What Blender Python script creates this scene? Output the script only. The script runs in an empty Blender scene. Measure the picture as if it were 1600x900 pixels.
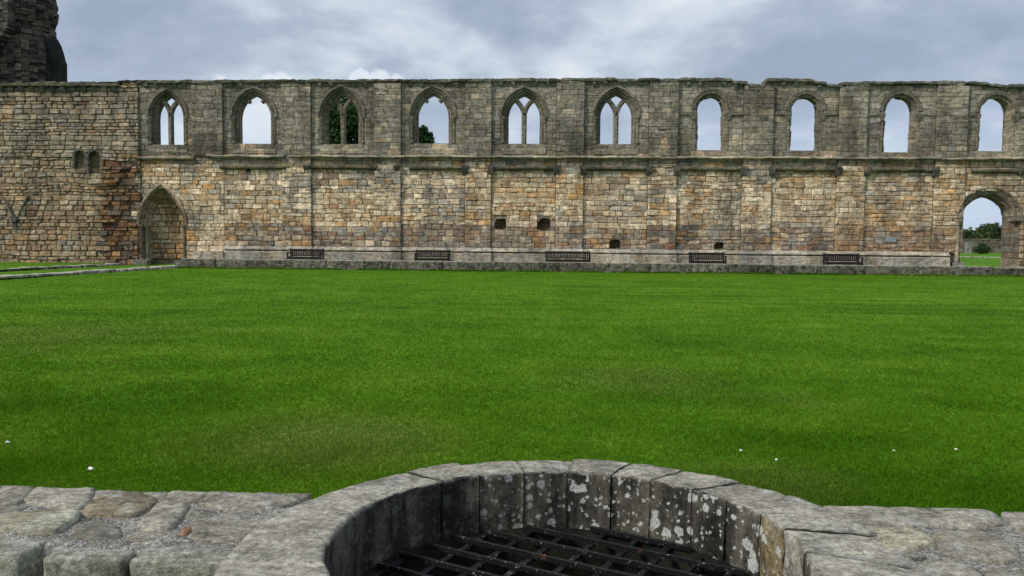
import bpy, bmesh, math, random
import numpy as np
from mathutils import Vector, Matrix, noise as mn
from mathutils.geometry import tessellate_polygon, delaunay_2d_cdt

scn = bpy.context.scene
COL = scn.collection
# ------------------------------------------------------------------ camera
FPX = 1250.0                      # focal length in pixels of a 1600 px wide picture
YAW, ROLL = math.radians(2.7), math.radians(0.49)
PITCH = math.atan((450 - 377) / FPX)
CAM = np.array([0.0, -39.0, 1.6])
FWD = np.array([-math.sin(YAW) * math.cos(PITCH), math.cos(YAW) * math.cos(PITCH), -math.sin(PITCH)])
_r0 = np.array([math.cos(YAW), math.sin(YAW), 0.0])
_u0 = np.cross(_r0, FWD)
RGT = _r0 * math.cos(ROLL) + _u0 * math.sin(ROLL)
UPV = -_r0 * math.sin(ROLL) + _u0 * math.cos(ROLL)
cd = bpy.data.cameras.new('camera')
cd.sensor_width = 36.0
cd.lens = 36.0 * FPX / 1600.0
cd.clip_start = 0.05
cd.clip_end = 6000
cam = bpy.data.objects.new('camera', cd)
COL.objects.link(cam)
cam.matrix_world = Matrix(((RGT[0], UPV[0], -FWD[0], CAM[0]), (RGT[1], UPV[1], -FWD[1], CAM[1]),
                           (RGT[2], UPV[2], -FWD[2], CAM[2]), (0, 0, 0, 1)))
scn.camera = cam

# ------------------------------------------------------------------ sky, sun, exposure
SUN = Vector((-0.80, -0.52, 0.80)).normalized()       # towards the sun, behind the cloud
SKY_STRENGTH, CLOUD_STRENGTH, SUN_STRENGTH = 0.07, 0.455, 1.5
scn.view_settings.view_transform = 'Standard'
scn.view_settings.look = 'None'
scn.view_settings.exposure = 1.18
scn.view_settings.gamma = 1.0
world = bpy.data.worlds.new('World')
scn.world = world
world.use_nodes = True


class NT:
    """small helper to write node trees"""
    def __init__(self, tree):
        self.t = tree
        tree.nodes.clear()

    def n(self, typ, ins=None, **props):
        nd = self.t.nodes.new(typ)
        for k, v in props.items():
            setattr(nd, k, v)
        for k, v in (ins or {}).items():
            self.set(nd, k, v)
        return nd

    def set(self, nd, k, v):
        s = nd.inputs[k]
        if isinstance(v, bpy.types.NodeSocket):
            self.t.links.new(v, s)
        elif isinstance(v, bpy.types.Node):
            self.t.links.new(v.outputs[0], s)
        else:
            s.default_value = v

    def math(self, op, a, b=None, c=None, clamp=False):
        nd = self.n('ShaderNodeMath', operation=op, use_clamp=clamp)
        for i, v in enumerate((a, b, c)):
            if v is not None:
                self.set(nd, i, v)
        return nd.outputs[0]

    def vmath(self, op, a, b=None):
        nd = self.n('ShaderNodeVectorMath', operation=op)
        self.set(nd, 0, a)
        if b is not None:
            self.set(nd, 1, b)
        return nd.outputs[1] if op in ('DOT_PRODUCT', 'LENGTH', 'DISTANCE') else nd.outputs[0]

    def noise(self, vec, scale, detail=4.0, rough=0.55, dist=0.0):
        nd = self.n('ShaderNodeTexNoise', {'Scale': scale, 'Detail': detail, 'Roughness': rough, 'Distortion': dist})
        self.set(nd, 'Vector', vec)
        return nd.outputs['Fac']

    def ramp(self, fac, stops, interp='LINEAR'):
        nd = self.n('ShaderNodeValToRGB')
        cr = nd.color_ramp
        cr.interpolation = interp
        while len(cr.elements) < len(stops):
            cr.elements.new(0.5)
        for e, (p, c) in zip(cr.elements, stops):
            e.position = p
            e.color = (c, c, c, 1) if isinstance(c, (int, float)) else (*c, 1)
        self.set(nd, 'Fac', fac)
        return nd.outputs['Color']

    def mix(self, fac, a, b, mode='MIX'):
        nd = self.n('ShaderNodeMix', data_type='RGBA', blend_type=mode)
        for i, v in ((0, fac), (6, a), (7, b)):
            if isinstance(v, tuple) and len(v) == 3:
                v = (*v, 1)
            self.set(nd, i, v)
        return nd.outputs[2]

    def sstep(self, v, a, b):
        nd = self.n('ShaderNodeMapRange', {'From Min': a, 'From Max': b}, interpolation_type='SMOOTHSTEP')
        self.set(nd, 'Value', v)
        return nd.outputs[0]


def pix_dir(x, y):
    d = FWD + RGT * (x - 800) / FPX + UPV * (450 - y) / FPX
    return d


w = NT(world.node_tree)
tc = w.n('ShaderNodeTexCoord')
dirv = tc.outputs['Generated']
sep = w.n('ShaderNodeSeparateXYZ', {0: dirv})
dz = sep.outputs[2]
den = w.math('ADD', w.math('MAXIMUM', dz, 0.0), 0.34)
px_ = w.math('DIVIDE', sep.outputs[0], den)
py_ = w.math('DIVIDE', sep.outputs[1], den)
cvec = w.n('ShaderNodeCombineXYZ', {0: px_, 1: w.math('MULTIPLY', py_, 1.0), 2: 3.7})
n1 = w.noise(cvec, 1.9, 7.0, 0.54, 0.3)
n2 = w.noise(cvec, 5.0, 7.0, 0.56, 0.2)
cl = w.math('ADD', w.math('MULTIPLY', n1, 0.66), w.math('MULTIPLY', n2, 0.34))
ccol = w.ramp(cl, [(0.38, (0.325, 0.39, 0.50)), (0.47, (0.41, 0.48, 0.595)), (0.54, (0.56, 0.64, 0.74)), (0.62, (0.74, 0.79, 0.85))])
# paler towards the horizon
hz = w.sstep(dz, 0.20, 0.04)
ccol = w.mix(w.math('MULTIPLY', hz, 0.55), ccol, (0.58, 0.70, 0.86))
# an overcast sky is brighter overhead than low down
zen = w.math('MULTIPLY_ADD', w.sstep(dz, 0.30, 0.95), 0.9, 1.0)
ccol = w.mix(1.0, ccol, zen, 'MULTIPLY')
# far cumulus heads that just top the wall
dn = w.noise(dirv, 45.0, 7.0, 0.62)
puff = None
for (qx, qy, rr) in ((349, 131, 0.011), (424, 131, 0.014), (440, 129, 0.013), (566, 126, 0.015), (592, 127, 0.016), (622, 134, 0.014)):
    d = pix_dir(qx, qy)
    d = d / np.linalg.norm(d)
    dd = w.vmath('DISTANCE', dirv, tuple(float(v) for v in d))
    m = w.math('SUBTRACT', rr, dd)
    puff = m if puff is None else w.math('MAXIMUM', puff, m)
puff = w.math('ADD', puff, w.math('MULTIPLY', w.math('SUBTRACT', dn, 0.5), 0.022))
pf = w.sstep(puff, -0.001, 0.005)
ccol = w.mix(w.math('MULTIPLY', pf, 0.7), ccol, (0.84, 0.89, 0.96))
sky = w.n('ShaderNodeTexSky', sky_type='NISHITA', sun_disc=False, sun_elevation=math.asin(SUN.z),
          sun_rotation=math.atan2(SUN.x, SUN.y), altitude=20, dust_density=1.5)
bg1 = w.n('ShaderNodeBackground', {'Color': sky.outputs[0], 'Strength': SKY_STRENGTH})
bg2 = w.n('ShaderNodeBackground', {'Color': ccol, 'Strength': CLOUD_STRENGTH})
cover = w.sstep(cl, 0.20, 0.42)
mixs = w.n('ShaderNodeMixShader', {0: w.math('MULTIPLY_ADD', cover, 0.15, 0.82), 1: bg1.outputs[0], 2: bg2.outputs[0]})
w.n('ShaderNodeOutputWorld', {'Surface': mixs.outputs[0]})

sl = bpy.data.lights.new('sun', 'SUN')
sl.energy = SUN_STRENGTH
sl.angle = math.radians(10)
sl.color = (1.0, 0.95, 0.87)
so = bpy.data.objects.new('sun', sl)
COL.objects.link(so)
so.rotation_euler = SUN.to_track_quat('Z', 'Y').to_euler()
so.location = (-20, -60, 40)


# ------------------------------------------------------------------ helpers
def onz(x, y, z):
    d = pix_dir(x, y)
    return CAM + d * ((z - CAM[2]) / d[2])


def ony(x, y, Y=0.0):
    d = pix_dir(x, y)
    return CAM + d * ((Y - CAM[1]) / d[1])


def WX(x, y=250, Y=0.0):
    return float(ony(x, y, Y)[0])


def WZ(x, y, Y=0.0):
    return float(ony(x, y, Y)[2])


def nz(x, y=0.0, z=0.0):
    return mn.noise(Vector((x, y, z)))


def tag(o, label=None, cat=None, group=None, kind=None):
    for k, v in (('label', label), ('category', cat), ('group', group), ('kind', kind)):
        if v:
            o[k] = v
    return o


def empty(name, loc=(0, 0, 0)):
    o = bpy.data.objects.new(name, None)
    o.location = loc
    o.empty_display_size = 0.3
    COL.objects.link(o)
    return o


def put(name, me, mat, parent=None):
    o = bpy.data.objects.new(name, me)
    if mat is not None and not me.materials:
        me.materials.append(mat)
    COL.objects.link(o)
    if parent is not None:
        o.parent = parent
        p = parent
        off = Vector((0, 0, 0))
        while p is not None:
            off += p.location
            p = p.parent
        o.location = -off
    return o


class MB:
    def __init__(self):
        self.v, self.f, self.c = [], [], []

    def add(self, verts, faces, col=(0.3, 0.3, 0.3)):
        b = len(self.v)
        self.v.extend(verts)
        self.f.extend([tuple(i + b for i in f) for f in faces])
        if col and isinstance(col[0], (tuple, list)):
            self.c.extend(col)
        else:
            self.c.extend([col] * len(verts))

    def merge(self, o):
        self.add(o.v, o.f, o.c if o.c else (0.3, 0.3, 0.3))

    def box(self, x0, x1, y0, y1, z0, z1, col=(0.3, 0.3, 0.3), jit=0.0, rng=random):
        vs = [(x, y, z) for z in (z0, z1) for y in (y0, y1) for x in (x0, x1)]
        if jit:
            vs = [tuple(c + rng.uniform(-jit, jit) for c in v) for v in vs]
        self.add(vs, [(0, 2, 3, 1), (4, 5, 7, 6), (0, 1, 5, 4), (2, 6, 7, 3), (0, 4, 6, 2), (1, 3, 7, 5)], col)

    def mesh(self, name, smooth=False):
        me = bpy.data.meshes.new(name)
        me.from_pydata(self.v, [], self.f)
        a = me.color_attributes.new('col', 'FLOAT_COLOR', 'POINT')
        arr = np.ones((len(self.v), 4), dtype=np.float32)
        arr[:, :3] = np.array(self.c, dtype=np.float32)
        a.data.foreach_set('color', arr.ravel())
        if smooth:
            me.polygons.foreach_set('use_smooth', [True] * len(me.polygons))
        me.update()
        return me

    def build(self, name, mat, parent=None, smooth=False):
        return put(name, self.mesh(name, smooth), mat, parent)


def mulc(c, k):
    return tuple(max(0.004, v * k) for v in c)


def mixc(a, b, t):
    return tuple(x * (1 - t) + y * t for x, y in zip(a, b))


# ------------------------------------------------------------------ materials
def new_mat(name):
    m = bpy.data.materials.new(name)
    m.use_nodes = True
    return m, NT(m.node_tree)


def finish(t, color, rough=0.9, bump=None, bstr=0.5, bdist=0.02, spec=0.2, metallic=0.0):
    b = t.n('ShaderNodeBsdfPrincipled', {'Base Color': color, 'Roughness': rough, 'Specular IOR Level': spec, 'Metallic': metallic})
    if bump is not None:
        bp = t.n('ShaderNodeBump', {'Height': bump, 'Strength': bstr, 'Distance': bdist})
        t.set(b, 'Normal', bp.outputs[0])
    t.n('ShaderNodeOutputMaterial', {'Surface': b.outputs[0]})


def mat_wall():
    m, t = new_mat('weathered_sandstone')
    pos = t.n('ShaderNodeNewGeometry').outputs['Position']
    att = t.n('ShaderNodeAttribute', attribute_name='col').outputs['Color']
    a = t.noise(pos, 5.0, 6.0, 0.65)
    b = t.noise(pos, 22.0, 4.0, 0.6)
    st = t.n('ShaderNodeMapping', {'Vector': pos, 'Scale': (1.1, 1.1, 0.28)})
    s = t.noise(st, 1.0, 5.0, 0.6)
    fine = t.noise(pos, 60.0, 3.0, 0.7)
    bed = t.noise(t.n('ShaderNodeMapping', {'Vector': pos, 'Scale': (2.5, 2.5, 14.0)}), 1.0, 5.0, 0.65, 0.6)
    v = t.math('MULTIPLY', t.ramp(a, [(0.28, 0.50), (0.5, 1.02), (0.70, 1.5)]), t.ramp(b, [(0.32, 0.62), (0.68, 1.36)]))
    v = t.math('MULTIPLY', v, t.ramp(s, [(0.32, 0.55), (0.52, 1.0), (0.72, 1.2)]))
    v = t.math('MULTIPLY', v, t.ramp(fine, [(0.3, 0.75), (0.7, 1.25)]))
    v = t.math('MULTIPLY', v, t.ramp(bed, [(0.34, 0.62), (0.5, 1.0), (0.66, 1.25)]))
    c = t.mix(1.0, att, v, 'MULTIPLY')
    # ochre bleeding through the sandstone
    oc = t.ramp(t.noise(pos, 1.9, 6.0, 0.7, 0.5), [(0.52, 0.0), (0.64, 1.0)])
    low = t.sstep(t.n('ShaderNodeSeparateXYZ', {0: pos}).outputs[2], 6.2, 5.2)
    c = t.mix(t.math('MULTIPLY', t.math('MULTIPLY', oc, low), 0.40), c, t.mix(1.0, (0.35, 0.215, 0.095), v, 'MULTIPLY'))
    # grey-white and green-yellow lichen flecks
    l1 = t.ramp(t.noise(pos, 9.0, 6.0, 0.7), [(0.64, 0.0), (0.72, 1.0)])
    c = t.mix(t.math('MULTIPLY', l1, 0.45), c, (0.34, 0.33, 0.28))
    l2 = t.ramp(t.noise(st, 2.2, 5.0, 0.65), [(0.60, 0.0), (0.75, 1.0)])
    c = t.mix(t.math('MULTIPLY', l2, 0.35), c, (0.090, 0.086, 0.062))
    h = t.math('ADD', t.math('MULTIPLY', a, 1.0), t.math('ADD', t.math('MULTIPLY', b, 0.6), t.math('MULTIPLY', bed, 0.8)))
    finish(t, c, 0.95, h, 0.9, 0.06, 0.1)
    return m


def mat_kerb():
    m, t = new_mat('lichened_kerb_stone')
    pos = t.n('ShaderNodeNewGeometry').outputs['Position']
    att = t.n('ShaderNodeAttribute', attribute_name='col').outputs['Color']
    a = t.noise(pos, 3.5, 6.0, 0.7)
    b = t.noise(pos, 16.0, 5.0, 0.7)
    v = t.math('MULTIPLY', t.ramp(a, [(0.38, 0.22), (0.62, 1.6)]), t.ramp(b, [(0.38, 0.30), (0.62, 1.6)]))
    c = t.mix(1.0, att, v, 'MULTIPLY')
    l1 = t.ramp(t.noise(pos, 6.0, 8.0, 0.8), [(0.56, 0.0), (0.61, 1.0)])
    c = t.mix(t.math('MULTIPLY', l1, 0.7), c, (0.30, 0.295, 0.25))
    l2 = t.ramp(t.noise(pos, 2.0, 6.0, 0.7), [(0.52, 0.0), (0.68, 1.0)])
    c = t.mix(t.math('MULTIPLY', l2, 0.4), c, (0.07, 0.085, 0.035))
    nrm = t.n('ShaderNodeSeparateXYZ', {0: t.n('ShaderNodeNewGeometry').outputs['Normal']}).outputs[2]
    up = t.math('MULTIPLY', t.sstep(nrm, 0.3, 0.9), t.ramp(t.noise(pos, 6.0, 4.0, 0.7), [(0.3, 0.2), (0.6, 0.8)]))
    c = t.mix(up, c, (0.36, 0.35, 0.29))
    finish(t, c, 0.95, t.math('ADD', a, b), 0.6, 0.03, 0.1)
    return m


def mat_parapet():
    m, t = new_mat('grey_parapet_stone')
    pos = t.n('ShaderNodeNewGeometry').outputs['Position']
    att = t.n('ShaderNodeAttribute', attribute_name='col').outputs['Color']
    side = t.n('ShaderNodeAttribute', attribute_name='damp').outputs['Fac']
    warm = t.n('ShaderNodeAttribute', attribute_name='spots').outputs['Fac']
    a = t.noise(pos, 6.0, 8.0, 0.68, 0.4)
    b = t.noise(pos, 45.0, 6.0, 0.7)
    st = t.n('ShaderNodeMapping', {'Vector': pos, 'Scale': (5.0, 16.0, 16.0)})
    g = t.noise(st, 1.6, 6.0, 0.7, 0.6)
    v = t.math('MULTIPLY', t.ramp(a, [(0.30, 0.42), (0.5, 1.0), (0.68, 1.45)]), t.ramp(b, [(0.34, 0.50), (0.66, 1.45)]))
    v = t.math('MULTIPLY', v, t.ramp(g, [(0.34, 0.62), (0.5, 1.0), (0.66, 1.25)]))
    fine = t.noise(pos, 170.0, 4.0, 0.75)
    v = t.math('MULTIPLY', v, t.ramp(fine, [(0.32, 0.55), (0.5, 1.0), (0.68, 1.45)]))
    c = t.mix(1.0, att, v, 'MULTIPLY')
    # pale crust lichen on the tops
    l1 = t.ramp(t.noise(pos, 9.0, 9.0, 0.78, 0.5), [(0.55, 0.0), (0.60, 1.0)])
    c = t.mix(t.math('MULTIPLY', l1, 0.5), c, t.mix(fine, (0.28, 0.28, 0.25), (0.56, 0.55, 0.50)))
    l0 = t.ramp(t.noise(pos, 3.2, 5.0, 0.6), [(0.60, 0.0), (0.72, 1.0)])
    c = t.mix(t.math('MULTIPLY', l0, 0.35), c, (0.23, 0.17, 0.08))
    l3 = t.ramp(t.noise(pos, 12.0, 8.0, 0.78, 0.6), [(0.58, 0.0), (0.64, 1.0)])
    c = t.mix(t.math('MULTIPLY', l3, 0.6), c, (0.045, 0.045, 0.042))
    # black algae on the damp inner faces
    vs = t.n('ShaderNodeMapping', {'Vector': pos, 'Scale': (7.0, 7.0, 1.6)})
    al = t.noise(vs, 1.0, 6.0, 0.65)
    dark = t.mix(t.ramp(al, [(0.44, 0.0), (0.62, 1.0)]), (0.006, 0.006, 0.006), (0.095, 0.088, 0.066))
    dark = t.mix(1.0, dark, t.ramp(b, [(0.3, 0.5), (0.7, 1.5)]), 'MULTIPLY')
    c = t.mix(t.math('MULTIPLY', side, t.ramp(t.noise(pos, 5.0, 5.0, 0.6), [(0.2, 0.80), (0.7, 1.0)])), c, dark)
    # round white lichen
    wob = t.n('ShaderNodeVectorMath', {0: pos, 1: (0, 0, 0)}, operation='ADD')
    nzv = t.n('ShaderNodeTexNoise', {'Vector': pos, 'Scale': 26.0, 'Detail': 8.0, 'Roughness': 0.75})
    wv = t.n('ShaderNodeVectorMath', {0: nzv.outputs['Color'], 1: (0.055, 0.055, 0.055)}, operation='MULTIPLY')
    t.set(wob, 1, wv.outputs[0])
    spots = None
    for sc, thr in ((9.0, 0.36), (19.0, 0.42), (46.0, 0.42)):
        vo = t.n('ShaderNodeTexVoronoi', {'Vector': wob.outputs[0], 'Scale': sc})
        rnd = t.n('ShaderNodeSeparateColor', {0: vo.outputs['Color']})
        rad = t.math('MULTIPLY', t.math('SUBTRACT', rnd.outputs[0], 0.38), thr * 1.8)
        k = t.math('SUBTRACT', rad, vo.outputs['Distance'])
        k = t.sstep(k, 0.0, 0.03)
        spots = k if spots is None else t.math('MAXIMUM', spots, k)
    lw = t.mix(t.noise(pos, 60.0, 4.0, 0.7), (0.34, 0.35, 0.32), (0.60, 0.61, 0.57))
    c = t.mix(t.math('MULTIPLY', t.math('MULTIPLY', spots, warm), t.ramp(t.noise(pos, 90.0, 4.0, 0.7), [(0.34, 0.25), (0.52, 0.92)])), c, lw)
    h = t.math('ADD', t.math('MULTIPLY', a, 0.8), t.math('ADD', t.math('MULTIPLY', b, 0.6), t.math('ADD', t.math('MULTIPLY', g, 0.35), t.math('MULTIPLY', fine, 0.22))))
    finish(t, c, 0.93, h, 0.9, 0.016, 0.15)
    return m


def mat_mortar():
    m, t = new_mat('pebbly_mortar')
    pos = t.n('ShaderNodeNewGeometry').outputs['Position']
    vo = t.n('ShaderNodeTexVoronoi', {'Vector': pos, 'Scale': 120.0})
    r = t.n('ShaderNodeSeparateColor', {0: vo.outputs['Color']}).outputs[0]
    c = t.ramp(r, [(0.0, (0.08, 0.075, 0.065)), (0.4, (0.19, 0.18, 0.155)), (0.75, (0.235, 0.22, 0.19)), (1.0, (0.38, 0.36, 0.32))])
    n = t.noise(pos, 9.0, 5.0, 0.65)
    c = t.mix(1.0, c, t.ramp(n, [(0.3, 0.5), (0.7, 1.3)]), 'MULTIPLY')
    h = t.math('ADD', t.math('MULTIPLY', vo.outputs['Distance'], -0.8), n)
    finish(t, c, 0.95, h, 1.0, 0.007, 0.1)
    return m


def grass_color(t, pos, near_blade=False):
    sx = t.n('ShaderNodeMapping', {'Vector': pos, 'Scale': (0.16, 0.9, 0.2)})
    stripes = t.noise(sx, 1.0, 4.0, 0.6)
    a = t.noise(pos, 0.35, 5.0, 0.6)
    b = t.noise(pos, 1.7, 6.0, 0.65)
    f = t.noise(pos, 14.0, 4.0, 0.7)
    k = t.math('ADD', t.math('ADD', t.math('MULTIPLY', a, 0.35), t.math('MULTIPLY', b, 0.35)), t.math('MULTIPLY', stripes, 0.3))
    c = t.ramp(k, [(0.38, (0.042, 0.114, 0.004)), (0.5, (0.068, 0.160, 0.006)), (0.62, (0.104, 0.198, 0.012))])
    # mowing lines, plainest towards the wall on the right
    sp_ = t.n('ShaderNodeSeparateXYZ', {0: pos})
    ph = t.math('ADD', t.math('MULTIPLY', sp_.outputs[1], 5.2), t.math('MULTIPLY', t.noise(pos, 0.25, 2.0), 5.0))
    mw = t.math('MULTIPLY', t.math('SINE', ph), t.math('MULTIPLY', t.sstep(sp_.outputs[1], -27.0, -16.0), t.sstep(sp_.outputs[0], -8.0, 8.0)))
    mw = t.math('MULTIPLY', mw, t.ramp(t.noise(sx, 1.3, 3.0), [(0.4, 0.0), (0.6, 1.0)]))
    c = t.mix(1.0, c, t.math('MULTIPLY_ADD', mw, 0.34, 1.0), 'MULTIPLY')
    # tired yellow-brown patches
    br = t.ramp(t.math('ADD', t.math('MULTIPLY', t.noise(pos, 0.55, 5.0, 0.65), 0.7), t.math('MULTIPLY', b, 0.3)), [(0.57, 0.0), (0.68, 1.0)])
    for (qx, qy, r) in ((1215, 752, 0.55), (470, 685, 1.0), (560, 690, 0.8), (50, 523, 2.2), (1000, 590, 1.0)):
        p = onz(qx, qy, 0.20)
        dist = t.vmath('DISTANCE', pos, tuple(float(q) for q in p))
        br = t.math('ADD', br, t.math('MULTIPLY', t.sstep(dist, r * 1.3, r * 0.2), t.ramp(f, [(0.3, 0.2), (0.6, 0.9)])), clamp=True)
    c = t.mix(t.math('MULTIPLY', br, 0.42), c, (0.125, 0.135, 0.036))
    return c, f, b


def mat_grass():
    m, t = new_mat('mown_grass')
    pos = t.n('ShaderNodeNewGeometry').outputs['Position']
    c, f, b = grass_color(t, pos)
    c = t.mix(1.0, c, t.ramp(f, [(0.3, 0.55), (0.7, 1.3)]), 'MULTIPLY')
    finish(t, c, 0.9, t.math('ADD', f, b), 0.8, 0.05, 0.05)
    return m


def mat_blades():
    m, t = new_mat('grass_blades')
    pos = t.n('ShaderNodeNewGeometry').outputs['Position']
    c, f, b = grass_color(t, pos)
    att = t.n('ShaderNodeAttribute', attribute_name='col').outputs['Color']
    c = t.mix(1.0, c, att, 'MULTIPLY')
    d = t.n('ShaderNodeBsdfDiffuse', {'Color': c})
    tr = t.n('ShaderNodeBsdfTranslucent', {'Color': c})
    mx = t.n('ShaderNodeMixShader', {0: 0.35, 1: d.outputs[0], 2: tr.outputs[0]})
    t.n('ShaderNodeOutputMaterial', {'Surface': mx.outputs[0]})
    return m


def mat_leaf(name, dark, light):
    m, t = new_mat(name)
    att = t.n('ShaderNodeAttribute', attribute_name='col').outputs['Fac']
    c = t.mix(att, dark, light)
    d = t.n('ShaderNodeBsdfPrincipled', {'Base Color': c, 'Roughness': 0.6, 'Specular IOR Level': 0.3})
    tr = t.n('ShaderNodeBsdfTranslucent', {'Color': c})
    mx = t.n('ShaderNodeMixShader', {0: 0.25, 1: d.outputs[0], 2: tr.outputs[0]})
    t.n('ShaderNodeOutputMaterial', {'Surface': mx.outputs[0]})
    return m


def mat_plain(name, c0, c1, scale=8.0, rough=0.8, spec=0.2, bstr=0.4, bdist=0.01, metallic=0.0):
    m, t = new_mat(name)
    pos = t.n('ShaderNodeNewGeometry').outputs['Position']
    n = t.noise(pos, scale, 6.0, 0.65)
    c = t.mix(t.ramp(n, [(0.3, 0.0), (0.7, 1.0)]), c0, c1)
    finish(t, c, rough, n, bstr, bdist, spec, metallic)
    return m


def mat_iron():
    m, t = new_mat('rusty_black_iron')
    pos = t.n('ShaderNodeNewGeometry').outputs['Position']
    n = t.noise(pos, 9.0, 5.0, 0.7)
    f = t.noise(pos, 60.0, 4.0, 0.7)
    c = t.mix(t.ramp(n, [(0.63, 0.0), (0.72, 1.0)]), (0.004, 0.004, 0.0045), (0.10, 0.035, 0.016))
    c = t.mix(t.math('MULTIPLY', t.ramp(f, [(0.60, 0.0), (0.72, 1.0)]), t.ramp(t.noise(pos, 5.0, 3.0), [(0.4, 0.1), (0.62, 0.9)])), c, (0.42, 0.42, 0.40))
    finish(t, c, 0.6, f, 0.6, 0.005, 0.22)
    return m


M_WALL, M_KERB, M_PAR, M_MORTAR = mat_wall(), mat_kerb(), mat_parapet(), mat_mortar()
M_GRASS, M_BLADE = mat_grass(), mat_blades()
M_LEAF = mat_leaf('dark_tree_leaves', (0.010, 0.026, 0.006), (0.035, 0.085, 0.014))
M_HEDGE = mat_leaf('hedge_leaves', (0.014, 0.030, 0.010), (0.065, 0.10, 0.022))
M_BARK = mat_plain('tree_bark', (0.05, 0.04, 0.03), (0.11, 0.09, 0.07), 6.0)
M_WOOD = mat_plain('dark_stained_timber', (0.006, 0.005, 0.005), (0.018, 0.015, 0.014), 14.0, 0.6, 0.3)
M_IRON = mat_iron()
M_EARTH = mat_plain('shaded_dark_earth', (0.003, 0.003, 0.003), (0.016, 0.016, 0.010), 7.0, 0.95, 0.1, 0.8, 0.05)  # earth taken down to near black: the shaft's shade is put into the colour
M_GRAVEL = mat_plain('trodden_gravel_walk', (0.12, 0.11, 0.09), (0.22, 0.20, 0.16), 20.0, 0.95, 0.1)
M_WHITE = mat_plain('white_scrap', (0.6, 0.6, 0.6), (0.85, 0.85, 0.85), 30.0, 0.8)
M_PLAQUE = mat_plain('grey_metal_plaque', (0.16, 0.19, 0.21), (0.26, 0.29, 0.31), 12.0, 0.6, 0.4)

# ------------------------------------------------------------------ ground
KERB_Y = -2.0
LZ = 0.20                        # level of the lawn
KX = -17.45
WALK_Z = 0.35


def sheet(name, x0, x1, y0, y1, z, mat, sub=1):
    mb = MB()
    nx = ny = sub
    vs = [(x0 + (x1 - x0) * i / nx, y0 + (y1 - y0) * j / ny, z) for j in range(ny + 1) for i in range(nx + 1)]
    fs = [(j * (nx + 1) + i, j * (nx + 1) + i + 1, (j + 1) * (nx + 1) + i + 1, (j + 1) * (nx + 1) + i) for j in range(ny) for i in range(nx)]
    mb.add(vs, fs)
    return tag(mb.build(name, mat), kind='structure')


# lawn with a hole under the well: four sheets butted round it, as one object
WELL = (0.07, -36.1)
lawn = MB()
hx0, hx1, hy0, hy1 = WELL[0] - 1.0, WELL[0] + 1.0, WELL[1] - 1.0, WELL[1] + 1.0
for (x0, x1, y0, y1) in ((-60, 60, -80, hy0), (-60, 60, hy1, KERB_Y + 0.1), (-60, hx0, hy0, hy1), (hx1, 60, hy0, hy1)):
    lawn.add([(x0, y0, LZ), (x1, y0, LZ), (x1, y1, LZ), (x0, y1, LZ)], [(0, 1, 2, 3)])
tag(lawn.build('lawn', M_GRASS), kind='structure')
sheet('nave_ground', -2500, 2500, 0.9, 3500, 0.30, M_GRASS)
sheet('gravel_walk', KX, 40, KERB_Y + 0.3, 1.2, WALK_Z - 0.032, M_GRAVEL)

# ------------------------------------------------------------------ the ruined wall
rng = random.Random(11)
WALL = empty('ruined_wall', (0, 0.3, 0.3))
tag(WALL, 'long roofless stone wall with ten arched windows across the far side of the lawn', 'wall', kind='thing')

Z_STRING, Z_LOW, Z_PL = 5.72, 5.19, 1.27
X0, X1 = -33.0, 26.5
XC = WX(219)                                     # end of the rubble stretch
THICK = 1.1
TOPPX = [(-200, 131), (0, 130), (195, 127), (205, 125), (340, 125), (480, 124), (620, 124), (760, 122.5), (880, 122), (1142, 122), (1144, 126),
         (1166, 127), (1168, 131), (1194, 131), (1198, 122), (1268, 122.5), (1270, 127), (1290, 128), (1293, 132), (1314, 132), (1316, 127.5), (1454, 127),
         (1456, 125), (1508, 126), (1511, 130), (1545, 129), (1560, 132), (1700, 133)]
TOP = [(WX(a, b), WZ(a, b)) for a, b in TOPPX]


def top_z(x):
    for (xa, za), (xb, zb) in zip(TOP, TOP[1:]):
        if xa <= x <= xb:
            return za + (zb - za) * (x - xa) / max(1e-6, xb - xa)
    return TOP[-1][1] if x > 0 else TOP[0][1]


# recess spans (left px, right px) of the bays; between them stand flat proud piers
RECESS = [(219, 302), (350, 441), (487, 585), (627, 727), (768, 869), (912, 1013), (1058, 1160), (1206, 1308), (1352, 1460), (1508, 1606)]
PIERS = [(RECESS[i][1], RECESS[i + 1][0]) for i in range(len(RECESS) - 1)]
PIERX = [(WX(a), WX(b)) for a, b in PIERS] + [(WX(1606), X1)]


class Hole:
    """arched opening on the wall face: half width a, rise h above spring zs, sill z0"""
    def __init__(self, cx, a, z0, zs, apex):
        self.cx, self.a, self.z0, self.zs, self.h = cx, a, z0, zs, apex - zs

    def half(self, z, d=0.0):
        a, h = self.a + d, self.h + d
        if z < self.z0 - d * 0.3:
            return None
        if z <= self.zs:
            return a
        if z >= self.zs + h:
            return None
        R = (a * a + h * h) / (2 * a)
        q = R * R - (z - self.zs) ** 2
        return max(0.0, (a - R) + math.sqrt(max(q, 0)))

    def path(self, d=0.0, n=12, arch_only=False):
        """points from left foot over the apex to the right foot"""
        a, h = self.a + d, self.h + d
        R = (a * a + h * h) / (2 * a)
        t1 = math.asin(min(1.0, h / R)) if R >= h else math.pi / 2
        if h > R:
            t1 = math.pi - math.asin(min(1.0, h / R))
        right = [((a - R) + R * math.cos(t1 * i / n), self.zs + R * math.sin(t1 * i / n)) for i in range(n + 1)]
        right[-1] = (0.0, self.zs + h)
        if not arch_only:
            right = [(a, self.z0)] + right
        left = [(-x, z) for x, z in right]
        pts = left + right[::-1][1:]
        return [(self.cx + x, z) for x, z in pts]


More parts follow.
